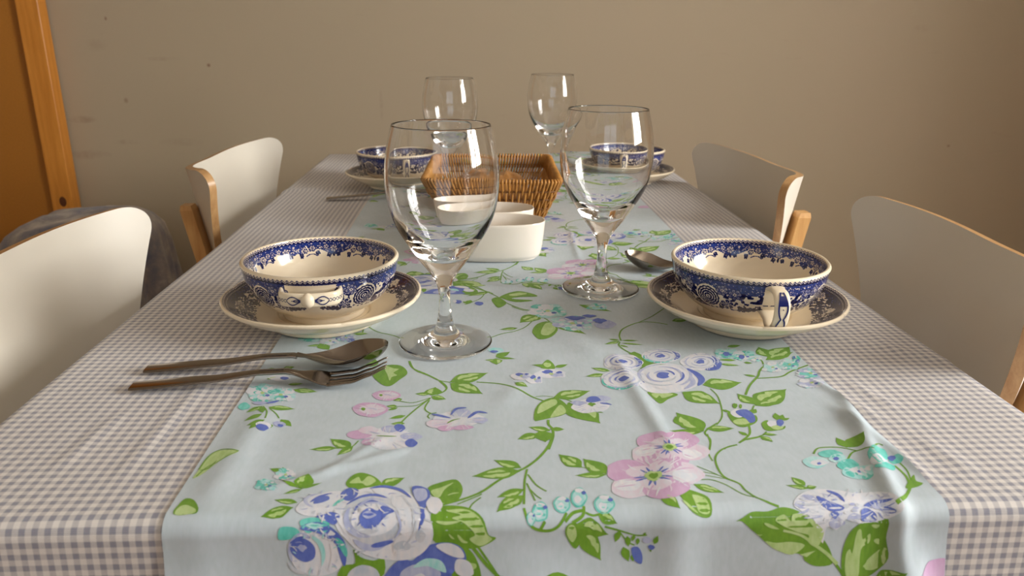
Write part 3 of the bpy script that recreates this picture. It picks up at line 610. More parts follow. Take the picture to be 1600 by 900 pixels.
blob('white', (1260, 745), 140, 62, 3, 5, .15); blob('rose', (1095, 722), 68, 26, 3, 2); blob('rose', (1165, 762), 54, 26, 3, 3); blob('pink', (1150, 695), 56, 20, 4, 3); blob('blue', (1325, 682), 30, 22, 5, 1); blob('blue', (1390, 765), 34, 24, 5, 2); blob('lilac', (1390, 728), 60, 22, 4, 2); blob('lilac', (1270, 690), 50, 20, 4, 2)
feather((1260, 740), 165, 66, ['white', 'mist', 'lilac', 'pink'], 28, 13, .35, 1.1, .06, 5); stroke('green', [(1190, 728), (1250, 732), (1310, 730)], 12, 10, 6); blob('white', (1230, 765), 60, 30, 5, 5, .2)
# --- middle centre
cr(640, 480, 3.636)
cluster((785, 20), 120, 42, ['aqua', 'teal', 'white'], 21, 11); cluster((925, 92), 130, 48, ['teal', 'aqua', 'lilac'], 22, 12); blob('blue', (940, 60), 50, 12, 8, 1, .3); blob('blue', (1080, 75), 34, 14, 8, 1, .3); blob('lilac', (1110, 95), 60, 26, 4, 2); blob('blue', (1020, 48), 34, 8, 8, 1, .3)
leaf((735, 40), (625, 88), .62, 2); poly('green', [(697, 135), (725, 98), (790, 86), (842, 128), (810, 168), (742, 182), (710, 160)], 2); poly('lime', [(745, 150), (770, 100), (805, 98), (830, 130), (790, 160)], 3); leaf((818, 100), (1005, 155), .4, 2)
stem([(580, -5), (640, 15), (700, 22), (770, 65), (800, 92)], 8); stem([(438, 182), (520, 152), (600, 135), (660, 110), (700, 75)], 7); leaf((615, 118), (508, 128), .38, 1)
blob('aqua', (490, 245), 42, 16, 3, 1); blob('blue', (480, 252), 22, 7, 4, 1); leaf((490, 282), (572, 252), .5, 0); leaf((490, 285), (606, 292), .26, 0); leaf((490, 290), (495, 326), .8, 1); leaf((490, 300), (425, 300), .4, 1)
leaf((790, 342), (695, 330), .4, 0); poly('green', [(745, 345), (780, 302), (815, 320), (825, 348), (780, 352)], 2); blob('lime', (782, 330), 22, 12, 3); leaf((825, 342), (900, 322), .4, 0)
for c_, rx in (((635, 395), 58), ((712, 412), 48), ((805, 378), 92)):
    blob('white', c_, rx, 24, 3, rx, .2); blob('blue', (c_[0]-rx*.2, c_[1]-10), rx*.35, 10, 4, rx, .3); blob('lilac', (c_[0]+rx*.4, c_[1]+6), rx*.4, 10, 4, rx, .3); blob('lime', c_, rx*.14, 6, 6)
    blob('blue', (c_[0]+rx*.5, c_[1]-9), rx*.2, 6, 5, rx, .3)
leaf((600, 432), (672, 455), .6, 1)
leaf((230, 425), (448, 372), .5, 2); leaf((232, 430), (418, 492), .55, 2); stem([(0, 305), (30, 355), (110, 388), (170, 415), (232, 425)], 9); stem([(380, 424), (520, 436), (620, 470), (700, 508), (765, 530)], 11)
stem([(170, 418), (208, 455), (195, 475), (160, 490)], 8); leaf((818, 512), (1028, 474), .5, 2)
poly('green', [(708, 640), (715, 575), (760, 528), (830, 512), (890, 550), (902, 590), (860, 615), (800, 628), (745, 640)], 2); poly('lime', [(725, 600), (745, 550), (820, 520), (838, 545), (790, 575), (750, 595)], 3); poly('lime', [(800, 622), (850, 555), (880, 570), (885, 600), (830, 620)], 3)
leaf((900, 540), (1085, 660), .62, 1); leaf((935, 560), (1102, 600), .5, 1); stem([(840, 515), (885, 520), (930, 540)], 7); stem([(715, 506), (760, 502), (815, 506)], 6)
blob('white', (1030, 560), 105, 42, 4, 3, .15); poly('blue', [(1002, 535), (1020, 510), (1062, 508), (1085, 530), (1040, 542)], 6); stroke('blue', [(1080, 545), (1115, 548), (1150, 555)], 24, 16, 6); blob('lilac', (1095, 520), 45, 18, 5, 1); blob('lilac', (960, 545), 40, 14, 5, 1, .3); feather((1030, 558), 118, 48, ['white', 'lilac', 'mist'], 22, 15, .3, 1.08, .06, 5); blob('green', (1035, 553), 18, 10, 7, 1, .4)
stem([(788, 638), (790, 665), (812, 690), (815, 735), (790, 805)], 15)
leaf((800, 700), (675, 678), .46, 1); leaf((730, 718), (612, 748), .55, 1); leaf((755, 700), (772, 765), .9, 0); leaf((805, 690), (882, 692), .6, 0); stem([(730, 706), (770, 702), (805, 690)], 8)
blob('white', (275, 632), 140, 48, 3, 2, .12); blob('pink', (165, 655), 70, 26, 4, 2); blob('rose', (205, 682), 45, 16, 5, 2); blob('rose', (300, 680), 60, 14, 4, 2); stroke('blue', [(125, 600), (180, 612), (235, 625)], 26, 20, 6); stroke('blue', [(330, 630), (385, 595), (445, 602)], 30, 18, 6); stroke('blue', [(232, 610), (265, 575), (325, 570)], 16, 24, 6); blob('lilac', (300, 598), 46, 22, 5, 1); blob('lilac', (400, 640), 45, 16, 4); feather((275, 640), 160, 58, ['white', 'pink', 'lilac', 'white'], 26, 14, .3, 1.1, .06, 5); stroke('green', [(212, 655), (245, 638), (290, 630)], 14, 8, 7)
stem([(1455, 2), (1380, 50), (1300, 85)], 6); stem([(1465, 98), (1380, 84), (1300, 85), (1215, 118), (1192, 155), (1202, 188)], 9); leaf((1195, 190), (1105, 212), .3, 1); leaf((1192, 186), (1128, 178), .4, 0); leaf((1205, 186), (1305, 188), .22, 0); leaf((1205, 200), (1330, 212), .2, 1); leaf((1195, 212), (1245, 225), .4, 1)
stem([(1195, 195), (1190, 215), (1230, 245), (1290, 272)], 10); stroke('green', [(1260, 255), (1310, 280), (1345, 330), (1330, 352)], 50, 46, 2, False); leaf((1490, 80), (1590, 70), .5, 1)
poly('green', [(1330, 300), (1400, 310), (1480, 318), (1470, 335), (1340, 350)], 2)
rose((1212, 312), 112, 46, 1); rose((1215, 412), 130, 58, 2, True); rose((1430, 275), 110, 40, 3, True)
leaf((1140, 362), (1030, 343), .4, 1); leaf((1112, 380), (998, 392), .4, 1)
poly('green', [(1352, 482), (1420, 474), (1525, 492), (1470, 520), (1425, 546), (1378, 512)], 2); poly('lime', [(1375, 490), (1440, 485), (1500, 492), (1440, 515), (1420, 500), (1400, 515)], 3)
leaf((1510, 620), (1600, 690), .6, 1)
# --- middle right
cr(1000, 480, 3.636)
poly('white', [(-30, 400), (10, 352), (90, 328), (180, 322), (280, 340), (340, 385), (330, 440), (240, 475), (120, 488), (20, 470)], 4); swirl((130, 385), 170, 76, 5, 6); stroke('blue', [(265, 345), (320, 375), (350, 410), (330, 445)], 44, 40, 6); stroke('lilac', [(290, 390), (300, 430), (250, 465)], 36, 24, 6); stroke('white', [(80, 450), (160, 460), (240, 440)], 30, 30, 7)
rose((345, 308), 112, 48, 4); stroke('blue', [(370, 352), (430, 345), (460, 310)], 40, 34, 7)
leaf((358, 440), (580, 425), .62, 1); leaf((240, 480), (455, 545), .7, 2); stem([(400, 460), (440, 500), (462, 560), (466, 620), (436, 665)], 8); leaf((375, 688), (538, 686), .44, 1)
leaf((360, 705), (205, 596), .62, 1); leaf((352, 708), (165, 706), .34, 1); stem([(440, 655), (385, 690), (370, 715), (400, 750), (395, 810)], 11)
cluster((490, 262), 76, 32, ['teal', 'aqua'], 31, 8); cluster((590, 272), 72, 32, ['teal', 'aqua', 'white'], 32, 8); cluster((655, 290), 40, 22, ['white', 'aqua'], 33, 6); blob('blue', (490, 266), 18, 12, 8); blob('blue', (578, 282), 16, 12, 8)
leaf((495, 225), (575, 215), .4, 0); leaf((545, 300), (440, 296), .3, 0); leaf((455, 320), (570, 330), .3, 1); leaf((590, 312), (640, 316), .6, 0)
leaf((740, 282), (672, 224), .7, 1); leaf((730, 290), (852, 222), .5, 2); leaf((715, 298), (872, 252), .32, 1); stem([(650, 285), (690, 300), (700, 322)], 9)
stem([(715, 322), (680, 360), (670, 390), (625, 440), (600, 495)], 13); leaf((660, 392), (588, 380), .4, 0)
cluster((755, 340), 66, 34, ['aqua', 'white'], 34, 7); cluster((850, 325), 66, 34, ['teal', 'aqua'], 35, 7); cluster((890, 292), 30, 22, ['teal', 'blue'], 36, 5); stem([(665, 402), (740, 398), (810, 390), (860, 362), (970, 322)], 11)
cluster((970, 375), 90, 34, ['teal', 'lilac'], 37, 8); cluster((975, 430), 85, 32, ['lilac', 'white'], 38, 8)
leaf((652, 552), (832, 464), .5, 2); leaf((655, 556), (812, 530), .34, 1); leaf((650, 548), (552, 488), .62, 1); stem([(650, 555), (640, 575), (635, 595)], 9)
poly('green', [(500, 592), (525, 650), (580, 680), (640, 665), (668, 640), (655, 610), (600, 620)], 2); blob('white', (560, 600), 44, 24, 3, 1); blob('lime', (580, 648), 50, 18, 3, 2); poly('blue', [(545, 588), (600, 578), (645, 605), (655, 645), (625, 655), (600, 630), (560, 610)], 4)
blob('green', (540, 557), 14, 14, 3); blob('green', (572, 560), 8, 12, 3); leaf((465, 578), (525, 598), .4, 0); leaf((630, 600), (660, 575), .6, 0)
poly('green', [(692, 655), (725, 640), (740, 670), (790, 690), (825, 672), (815, 692), (740, 702), (705, 690)], 2); blob('white', (750, 660), 28, 18, 3); blob('lime', (780, 682), 34, 12, 3); blob('blue', (796, 655), 20, 20, 4, 1)
leaf((785, 640), (768, 598), .5, 0); leaf((805, 640), (852, 628), .4, 0); leaf((795, 640), (812, 608), .5, 0)
stem([(620, 672), (622, 720), (565, 768)], 13); stem([(720, 705), (680, 735), (605, 752)], 8); leaf((612, 728), (558, 702), .5, 0); leaf((700, 718), (784, 724), .4, 1); leaf((700, 730), (755, 765), .5, 1); stem([(552, 778), (500, 790), (478, 805)], 9)
# --- strip behind the near glass
cr(700, 320, 4.2105)
poly('green', [(340, 606), (400, 580), (470, 568), (560, 585), (585, 602), (480, 606), (420, 618), (560, 628), (450, 640), (360, 618)], 2); poly('lime', [(400, 592), (470, 578), (520, 585), (440, 600)], 3)
poly('green', [(288, 622), (330, 610), (385, 645), (335, 678), (300, 650)], 2); leaf((275, 572), (120, 605), .3, 1); stem([(140, 520), (240, 565), (325, 605), (385, 645), (480, 682), (560, 700), (620, 745)], 9); stem([(250, 570), (210, 620), (110, 660)], 7)
blob('blue', (66, 642), 24, 12, 3); blob('blue', (205, 652), 28, 12, 3); blob('white', (45, 640), 12, 8, 4); leaf((150, 630), (120, 660), .5, 0); leaf((100, 640), (140, 655), .5, 0)
leaf((860, 655), (1080, 700), .3, 2); cluster((985, 670), 80, 22, ['aqua', 'teal'], 41, 7)

# --- one mesh: base cloth plus the printed shapes, repeated along the length
def clip(pl, ax, lim, keep_gt):
    out = []; n = len(pl)
    for i in range(n):
        a, b = pl[i], pl[(i+1) % n]
        ia = (a[ax] > lim) == keep_gt; ib = (b[ax] > lim) == keep_gt
        if ia: out.append(a)
        if ia != ib:
            t_ = (lim-a[ax])/(b[ax]-a[ax]); out.append((a[0]+(b[0]-a[0])*t_, a[1]+(b[1]-a[1])*t_))
    return out
REP = .431
m = MB(); uvs = []
us = [RU0+(RU1-RU0)*i/176 for i in range(177)]; vv = [RV0+(EY0-.016-RV0)*i/80 for i in range(80)]+[EY0-.016+.001*i for i in range(16)]+[EY0+(EY1-EY0)*i/520 for i in range(521)]+[EY1+.002*i for i in range(1, 9)]+[EY1+.016+(RV1-EY1-.016)*i/50 for i in range(1, 51)]
m.grid([[rsurf(u, v) for u in us] for v in vv], 0); uvs += [(u, v) for v in vv for u in us]
for ci, (col, ly, pl) in enumerate(POLYS):
    mi = COLS.index(col); off = .00009+ly*.00004+(ci % 7)*.000003
    for k in range(-1, 4):
        q = [(a, b+REP*k) for a, b in pl]
        ys_ = [b for a, b in q]
        if max(ys_) < RV0+.01 or min(ys_) > RV1-.01: continue
        for ax, lim, gt in ((0, RU0+.0004, True), (0, RU1-.0004, False), (1, RV0+.002, True), (1, RV1-.002, False)):
            q = clip(q, ax, lim, gt)
            if len(q) < 3: break
        if len(q) < 3: continue
        qq = [q[0]]
        for p_ in q[1:]:
            if math.hypot(p_[0]-qq[-1][0], p_[1]-qq[-1][1]) > 1.5e-4: qq.append(p_)
        if len(qq) > 3 and math.hypot(qq[0][0]-qq[-1][0], qq[0][1]-qq[-1][1]) < 1.5e-4: qq.pop()
        if len(qq) < 3: continue
        x0, x1 = min(a for a, b in qq), max(a for a, b in qq); y0, y1 = min(b for a, b in qq), max(b for a, b in qq)
        st = .0032 if k <= 0 else .005
        gp = []
        ia = int((x1-x0)/st); ib = int((y1-y0)/st)
        for i in range(1, ia+1):
            for j in range(1, ib+1):
                gx, gy = x0+i*st, y0+j*st; ins = False; n_ = len(qq)
                for e in range(n_):
                    a, b = qq[e], qq[(e+1) % n_]
                    if (a[1] > gy) != (b[1] > gy) and gx < (b[0]-a[0])*(gy-a[1])/(b[1]-a[1])+a[0]: ins = not ins
                if ins: gp.append((gx, gy))
        n_ = len(qq)
        try: r_ = delaunay_2d_cdt([Vector(p_) for p_ in qq+gp], [], [list(range(n_))], 1, 1e-6)
        except Exception: continue
        V_, F_ = r_[0], r_[2]
        if not F_: continue
        m.add([rsurf(p_.x, p_.y, off) for p_ in V_], [tuple(f) for f in F_], mi); uvs += [(p_.x, p_.y) for p_ in V_]
me = bpy.data.meshes.new('table_runner'); me.from_pydata(m.v, [], m.f); me.polygons.foreach_set('material_index', m.mi); me.update()
uvl = me.uv_layers.new(name='UVMap'); li = np.empty(len(me.loops), dtype=np.int32); me.loops.foreach_get('vertex_index', li)
uvl.data.foreach_set('uv', np.array(uvs, dtype=np.float32)[li].ravel())
rn = link('table_runner', me, [M['p_'+c] for c in COLS]); tag(rn, 'pale aqua table runner printed with blue roses, mauve flowers and green leaves', 'table runner')
print('runner', len(m.v), len(POLYS))
def top(x, y, r=0.0):                        # highest cloth point under a footprint
    z = 0
    for i in range(12):
        for q in (0, .6, 1):
            a, b = x+r*q*math.cos(i*PI/6), y+r*q*math.sin(i*PI/6)
            z = max(z, hr(a, b) + .0008 if RU0 <= a <= RU1 else hc(a, b))
    return z
# ------------------------------------------------------------------ blue transfer print, painted in millimetres
_rs = np.random.RandomState(3); _lat = _rs.rand(256, 256)
def vn(x, y, s):
    x = np.asarray(x)/s; y = np.asarray(y)/s; xi = np.floor(x).astype(int); yi = np.floor(y).astype(int); fx = x-xi; fy = y-yi
    fx = fx*fx*(3-2*fx); fy = fy*fy*(3-2*fy); g = lambda a, b: _lat[a % 256, b % 256]
    return (g(xi, yi)*(1-fx)+g(xi+1, yi)*fx)*(1-fy) + (g(xi, yi+1)*(1-fx)+g(xi+1, yi+1)*fx)*fy
def zigzag(ink, X, Y, y0, y1, per=3.4):
    mid = (y0+y1)/2; wv = mid + (y1-y0)*.2*np.sin(2*PI*X/per); b = (Y > y0) & (Y < y1)
    ink[b] = 0; ink[b & (Y > wv+.30)] = 1.0; ink[b & (Y < wv-.45) & (Y > wv-1.35)] = 1.0
    return ink
def flower(ink, X, Y, cx, cy, r, n, ph, pet, edge, core):
    dx, dy = X-cx, Y-cy; d = np.hypot(dx, dy); a = np.arctan2(dy, dx)+ph
    pr = r*(.62+.38*np.abs(np.cos(a*n/2))**.6)
    ink[d < pr+.55] = edge; k = d < pr-.25; ink[k] = pet
    k2 = k & (np.abs(np.sin(a*n/2)) > .93) & (d > r*.2); ink[k2] = edge
    k3 = k & (np.abs(((a*n/PI/2) % 1)-.5) > .44) & (d < r*.7); ink[k3] = edge
    ink[d < r*.24] = core; ink[(d < r*.12)] = 1-core
def rosette(ink, X, Y, cx, cy, r):
    dx, dy = X-cx, (Y-cy); d = np.hypot(dx, dy); a = np.arctan2(dy, dx)
    k_ = d < r+1.2; ink[k_] = .0
    q = d/(1+.06*np.abs(np.cos(a*7+np.floor(d/2.3)*1.7))); k = q < r
    ph = (q/2.3) % 1
    ink[k] = np.where(ph[k] < .62, 1.0, .08); c = d < 1.3; ink[c] = np.where(((X+Y)*2 % 1)[c] < .5, 1., 0.)
def leafm(ink, X, Y, cx, cy, L, w_, ang, val, vein=None):
    ca, sa = math.cos(ang), math.sin(ang); u = (X-cx)*ca+(Y-cy)*sa; v = -(X-cx)*sa+(Y-cy)*ca
    t_ = u/L; k = (t_ > 0) & (t_ < 1) & (np.abs(v) < w_*np.sin(PI*np.clip(t_, 0, 1))**.8)
    ink[k] = val
    if vein is not None: ink[k & (np.abs(v) < .18)] = vein
def sprig(ink, X, Y, cx, cy, s, ang, val=1.0, n=5):
    for i in range(n):
        px, py = cx+math.cos(ang)*i*s*.5, cy+math.sin(ang)*i*s*.5
        for sg in (-1, 1): leafm(ink, X, Y, px, py, s*1.1*(1-.1*i), s*.28, ang+sg*.9, val)
    k = np.hypot(X-px, Y-py) < s*.35; ink[k] = val
def bowl_outside(X, Y, hz_=24, ro_=55):                     # X: mm from the nearer handle, Y: mm down from the rim
    ink = np.zeros_like(X)
    n = vn(X+300, Y, 2.2); nb = vn(X+300, Y*2.2, .9); low = 15.5+2.5*vn(X+300, Y*0, 5)
    band = (Y > 6.9) & (Y < low); ink[band] = .56+.3*(nb[band] > .6) - .45*((nb[band] < .16))
    ink[(Y > 6.9) & (Y < 7.6)] = 1
    mid = (Y >= low) & (Y < 38+2*n); f = vn(X+90, Y+40, 2.6)
    ink[mid & (f > .53)] = 1.0; ink[mid & (f > .46) & (f < .53)] = .55
    zigzag(ink, X, Y, 3.0, 7.0, 4.2)
    Z = np.abs(X) < 25; ink[(np.abs(X) < hz_) & (Y > 8.2) & (Y < 27)] = 0; ink[(np.abs(X) < 8) & (Y >= 29)] = 0; ink[Z & (Y >= 29) & (vn(X, Y, 1.6) < .45)] = 0; ink[Z & (Y > 37)] = 0
    for sg in (-1, 1):
        for q in range(4): sprig(ink, X, Y, sg*(26-q*5), 38-1.0*q, 4.2-.4*q, -PI/2-sg*.9, 1.0, 3)
        leafm(ink, X, Y, sg*66, 30, 13, 3.4, -.6*sg+(PI if sg < 0 else 0), 1.0, .2); leafm(ink, X, Y, sg*60, 34, 12, 3.2, .4*sg+(PI if sg < 0 else 0), .9, .1)
        rosette(ink, X, Y, sg*ro_, 25, 11.5)
        flower(ink, X, Y, sg*(ro_-18), 31, 6.6, 6, .4, .9, .0, .2); flower(ink, X, Y, sg*(ro_-25), 18.0, 5.8, 7, .1, .42, 1., .1); flower(ink, X, Y, sg*(ro_-14), 15.5, 5.4, 7, .5, .38, 1., .1)
        flower(ink, X, Y, sg*78, 17, 5.5, 6, .5, .35, 1., .1); flower(ink, X, Y, sg*82, 31, 6.5, 6, .4, .95, 0., .2)
        for q in range(6):
            leafm(ink, X, Y, sg*(90+q*3.3), 24+.3*q, 6.5, 1.2, -PI/2+sg*.7, .95, 0); leafm(ink, X, Y, sg*(90+q*3.3), 25+.3*q, 6.5, 1.2, PI/2-sg*.7, .95, 0)
        for q in range(5): leafm(ink, X, Y, sg*(70-q*3.2), 37.5, 6, 1.5, PI/2+.5*sg*(q-2)*.5, 1.0)
    edge = (Y > 40) ; ink[edge] = 0
    return ink
def bowl_inside(X, Y):
    ink = np.zeros_like(X); n = vn(X, Y*2, 1.0); low = 15+2.0*np.sin(X/6.2)+3*vn(X, Y*0, 4)
    band = (Y > 6.6) & (Y < low); ink[band] = .56+.28*(n[band] > .62) - .42*(n[band] < .2)
    zigzag(ink, X, Y, 3.0, 6.8, 4.2)
    per = 24.; Xp = (X % per)-per/2; cell = np.floor(X/per)
    for k in (0, 1):
        kk = (cell.astype(int) % 2) == k; a, b = Xp[kk], Y[kk]; s = ink[kk]
        if k == 0:
            flower(s, a, b, 0, 13.5, 3.8, 6, .3, .25, .9, .9); flower(s, a, b, 7.5, 11.5, 2.6, 5, .6, .15, .8, .8); sprig(s, a, b, -4, 17.5, 2.6, 1.9, .95, 3); sprig(s, a, b, 4, 18, 2.8, 1.2, .95, 3); leafm(s, a, b, 0, 17, 5, 1.1, PI/2, 1.)
            flower(s, a, b, -8.5, 10.5, 1.6, 5, 0, .05, .6, .5)
        else:
            flower(s, a, b, -3, 12.5, 3.0, 6, .1, .2, .9, .9); flower(s, a, b, 4, 15, 3.2, 6, .1, .85, 0, .1); sprig(s, a, b, -7, 16, 2.8, 2.2, .95, 3); sprig(s, a, b, 8, 17, 2.6, 1.5, .95, 4); arc_ = np.abs(np.hypot(a+2, b-26)-7.5) < .5; s[arc_ & (b < 21)] = .9
        ink[kk] = s
    ink[Y > 27] = 0
    return ink
def saucer_top(X, Y, A):
    ink = np.zeros_like(X); n = vn(X, Y*2, 1.1)
    zigzag(ink, X, Y, 2.4, 5.2, 3.0); d = (Y > 5.4) & (Y < 7.6); ink[d] = 1.; dx = (X % 2.4)-1.2; ink[d & (np.hypot(dx, Y-6.5) < .55)] = 0
    low = 13+3*vn(X, Y*0, 6); band = (Y >= 7.6) & (Y < low); ink[band] = .8+.2*(n[band] > .5)-.4*(n[band] < .2)
    gap = .5+.5*np.cos(A*3+.6); lim = 33-9*gap
    sc = (Y >= low) & (Y < lim+3*vn(X, Y, 3)); f = vn(X+50, Y*2.4, 3.2)*.6+vn(X, Y*2, 1.3)*.4
    ink[sc] = np.where(f[sc] > .47, .95, .0); ink[sc & (f > .40) & (f < .47)] = .6
    for c in range(12):
        a = c*PI/6+.3; cx = (a % (2*PI))*80; flower(ink, X, Y, cx, 15+3*(c % 2), 4.2, 6, c, .7 if c % 3 else .2, 0., .1)
    return ink
def printed_lathe(name, prof, n, fn, mat, parent=None, lobes=None):
    # prof: list of (r, z); fn(arc_mm, angle) -> ink, evaluated at every vertex
    pr = np.array(prof); seg = np.r_[0, np.cumsum(np.hypot(*np.diff(pr, axis=0).T))]*1000
    a = np.arange(n)*2*PI/n; A, S = np.meshgrid(a, seg); Rr = np.repeat(pr[:, 0][:, None], n, 1); Z = np.repeat(pr[:, 1][:, None], n, 1)
    if lobes is not None: Rr, Z = lobes(Rr, Z, A)
    co = np.stack([Rr*np.cos(A), Rr*np.sin(A), Z], -1).reshape(-1, 3); R_, N_ = len(prof), n
    i, j = np.meshgrid(np.arange(R_-1), np.arange(N_), indexing='ij'); j2 = (j+1) % N_
    f = np.stack([i*N_+j, i*N_+j2, (i+1)*N_+j2, (i+1)*N_+j], -1).reshape(-1, 4)
    me = bpy.data.meshes.new(name); me.vertices.add(len(co)); me.vertices.foreach_set('co', co.astype(np.float32).ravel())
    me.loops.add(f.size); me.loops.foreach_set('vertex_index', f.astype(np.int32).ravel()); me.polygons.add(len(f))
    me.polygons.foreach_set('loop_start', np.arange(0, f.size, 4, dtype=np.int32)); me.update(calc_edges=True)
    me.attributes.new('ink', 'FLOAT', 'POINT').data.foreach_set('value', fn(S, A).astype(np.float32).ravel())
    return link(name, me, mat, parent)
def resample(pts, step):
    c = catmull(pts, 16, False); out = [c[0]]; acc = 0
    for p_, q in zip(c[:-1], c[1:]):
        acc += math.hypot(q[0]-p_[0], q[1]-p_[1])
        if acc >= step: out.append(q); acc = 0
    if out[-1] != c[-1]: out.append(c[-1])
    return out
RB, HB = .0712, .0555                       # cup radius and height
OUT = [(.0712, .0555), (.0728, .0535), (.0722, .0505), (.0712, .046), (.0695, .038), (.0655, .029), (.058, .019), (.049, .0115), (.0405, .0065), (.0385, .0045), (.0385, .0), (.0360, -.0002), (.0345, .0028), (.0001, .0038)]
INN = [(.0712, .0555), (.0695, .0553), (.0688, .0535), (.0682, .048), (.0668, .040), (.0625, .030), (.0555, .021), (.045, .0135), (.03, .0085), (.012, .0072), (.0001, .007)]
def handle_x(A): return ((A+PI/2) % PI - PI/2)*68
def make_cup(style):
    cup = empty('soup_cup')
    body = printed_lathe('cup_body', resample(OUT, .00042), 1080, lambda S, A: bowl_outside(handle_x(A), S, 21 if style == 'lug' else 8, 48 if style == 'lug' else 57), M['ink'], cup)
    lin_ = printed_lathe('cup_inside', resample(INN, .00042)[::-1], 1080, None or (lambda S, A: bowl_inside(A*66, S.max()-S)), M['ink'], cup)
    for sg in (0, 1):
        m = MB(); secs = []; pat = MB()
        if style == 'lug':                   # flat horizontal strap with a knob in the middle
            path = catmull([(.0635, -.0245), (.0690, -.0250), (.0770, -.0230), (.0815, -.0165), (.0835, -.0075), (.0840, 0), (.0835, .0075), (.0815, .0165), (.0770, .0230), (.0690, .0250), (.0635, .0245)], 6, False)
            zc = .0395; hh, tt = .0062, .0022
        else:                                # upright ear
            path = catmull([(.0700, .0475), (.0750, .0478), (.0850, .0465), (.0905, .0400), (.0915, .0320), (.0895, .0230), (.0830, .0155), (.0745, .0135), (.0675, .0185), (.0608, .0230)], 6, False)
            zc = 0; hh, tt = .0068, .0024
        P3 = []
        for i, p_ in enumerate(path):
            a, b = path[max(i-1, 0)], path[min(i+1, len(path)-1)]; tx, ty = b[0]-a[0], b[1]-a[1]; l = math.hypot(tx, ty); nx, ny = ty/l, -tx/l
            if style != 'lug': nx, ny = -nx, -ny
            g = 1+.35*max(0, 1-min(i, len(path)-1-i)/6); row = []
            for k in range(20):
                an = 2*PI*k/20; e = 2.6; ca, sa = math.cos(an), math.sin(an)
                cx_ = math.copysign(abs(ca)**(2/e), ca)*tt; cz_ = math.copysign(abs(sa)**(2/e), sa)*hh*g
                row.append((p_[0]+nx*cx_, p_[1]+ny*cx_, zc+cz_) if style == 'lug' else (p_[0]+nx*cx_, cz_, p_[1]+ny*cx_))
            secs.append(row); P3.append((p_, (nx, ny)))
        m.loft(secs)
        if style == 'lug':
            bm = bmesh.new(); bmesh.ops.create_uvsphere(bm, u_segments=20, v_segments=14, radius=.0072); 
            m.add([(v.co.x*.72+.0845, v.co.y*.80, v.co.z*.92+zc) for v in bm.verts], [[v.index for v in f.verts] for f in bm.faces]); bm.free()
        h = m.build('handle', M['cream'], cup); h.rotation_euler = (0, 0, PI*sg)
        # blue chain and palmette painted on the strap
        n_ = len(P3)
        def on(i, q):
            i = max(0, min(n_-1.001, i)); k = int(i); f = i-k; (a, na), (b, nb_) = P3[k], P3[k+1]; sgn = 1 if (style == 'lug') else 1
            x = a[0]+(b[0]-a[0])*f+na[0]*(tt+.0003); y = a[1]+(b[1]-a[1])*f+na[1]*(tt+.0003)
            return (x, y, zc+q) if style == 'lug' else (x, q, y)
        def strip(pts, w_):
            r1, r2 = [], []
            for i, q in pts: r1.append(on(i, q-w_)); r2.append(on(i, q+w_))
            pat.grid([r1, r2])
        mid = (n_-1)/2
        for s2 in (-1, 1):
            for k in range(5):
                c0 = mid+s2*(13.0+k*2.1) if style == 'lug' else mid+s2*(6+k*2.2)
                if style == 'lug':
                    for q0 in (-1, 1): strip([(c0-1.0+u_*.25, q0*.0013*math.sin(PI*u_/8)+0) for u_ in range(9)], .00028)
                else: strip([(c0, -.0004), (c0+.8, .0004)], .0004)
            w0 = 5.5 if style == 'lug' else 1.0
            for q0 in (-1, 1):
                if style == 'lug':
                    strip([(mid+s2*(4.6+u_*.75), q0*(.0006+.0030*math.sin(PI*(u_/10)**1.4))) for u_ in range(11)], .00048); strip([(mid+s2*(5+u_*.5), q0*.0011*math.sin(PI*u_/8)) for u_ in range(9)], .0003)
                else:
                    strip([(mid+s2*(0+u_*1.5), q0*(.0012+.0026*math.sin(PI*(u_/10)**.8))) for u_ in range(11)], .00075)
            if style == 'lug': strip([(mid+s2*(4.8+u_), 0) for u_ in range(6)], .0003)
        if style != 'lug': strip([(mid-13+u_*.8, 0) for u_ in range(8)], .0030)
        po = pat.build('handle_print', M['cobalt'], h, False)
    return cup
M['cobalt'] = mat_plain('cobalt_glaze_line', (26, 36, 100), .15)
def lobes(R_, Z, A):
    k = np.clip((R_-.05)/.042, 0, 1)**2; w_ = np.abs(np.cos(A*3))**.5
    return R_*(1+k*(.020*w_-.012)), Z+k*.0012*w_
ST = [(.0925, .0262), (.0912, .0270), (.0890, .0262), (.0800, .0205), (.0700, .0150), (.0600, .0112), (.0500, .0098), (.0445, .0092), (.0425, .0080), (.0400, .0078), (.02, .0076), (.0001, .0076)]
SB = [(.0925, .0262), (.0930, .0245), (.0900, .0222), (.0800, .0155), (.0650, .0085), (.0560, .0055), (.0520, .0045), (.0515, .0), (.0480, .0), (.0470, .0040), (.0001, .0045)]
def make_saucer():
    s = empty('saucer')
    printed_lathe('saucer_top', resample(ST, .00045), 1080, lambda S, A: saucer_top(A*80, S, A), M['ink_plate'], s, lobes)
    m = MB(); rr = []
    for r, z in resample(SB, .002):
        row = []
        for k in range(180):
            a = 2*PI*k/180; kk = min(1, max(0, (r-.05)/.042))**2; w_ = abs(math.cos(a*3))**.5
            q = r*(1+kk*(.020*w_-.012)); row.append((q*math.cos(a), q*math.sin(a), z+kk*.0012*w_))
        rr.append(row)
    m.grid(rr, closeu=True); m.build('saucer_underside', M['cream'], s)
    return s
cup_lug, cup_ear, sauc = make_cup('lug'), make_cup('ear'), make_saucer()
SET = [(-.1465, .6977, 'lug', -87, 20, 'near left', 'white floral saucer'), (.2589, .6829, 'ear', -91, 50, 'near right', ''), (-.1417, 1.3861, 'ear', -80, 80, 'far left', ''), (.2816, 1.4230, 'ear', -100, 10, 'far right', '')]
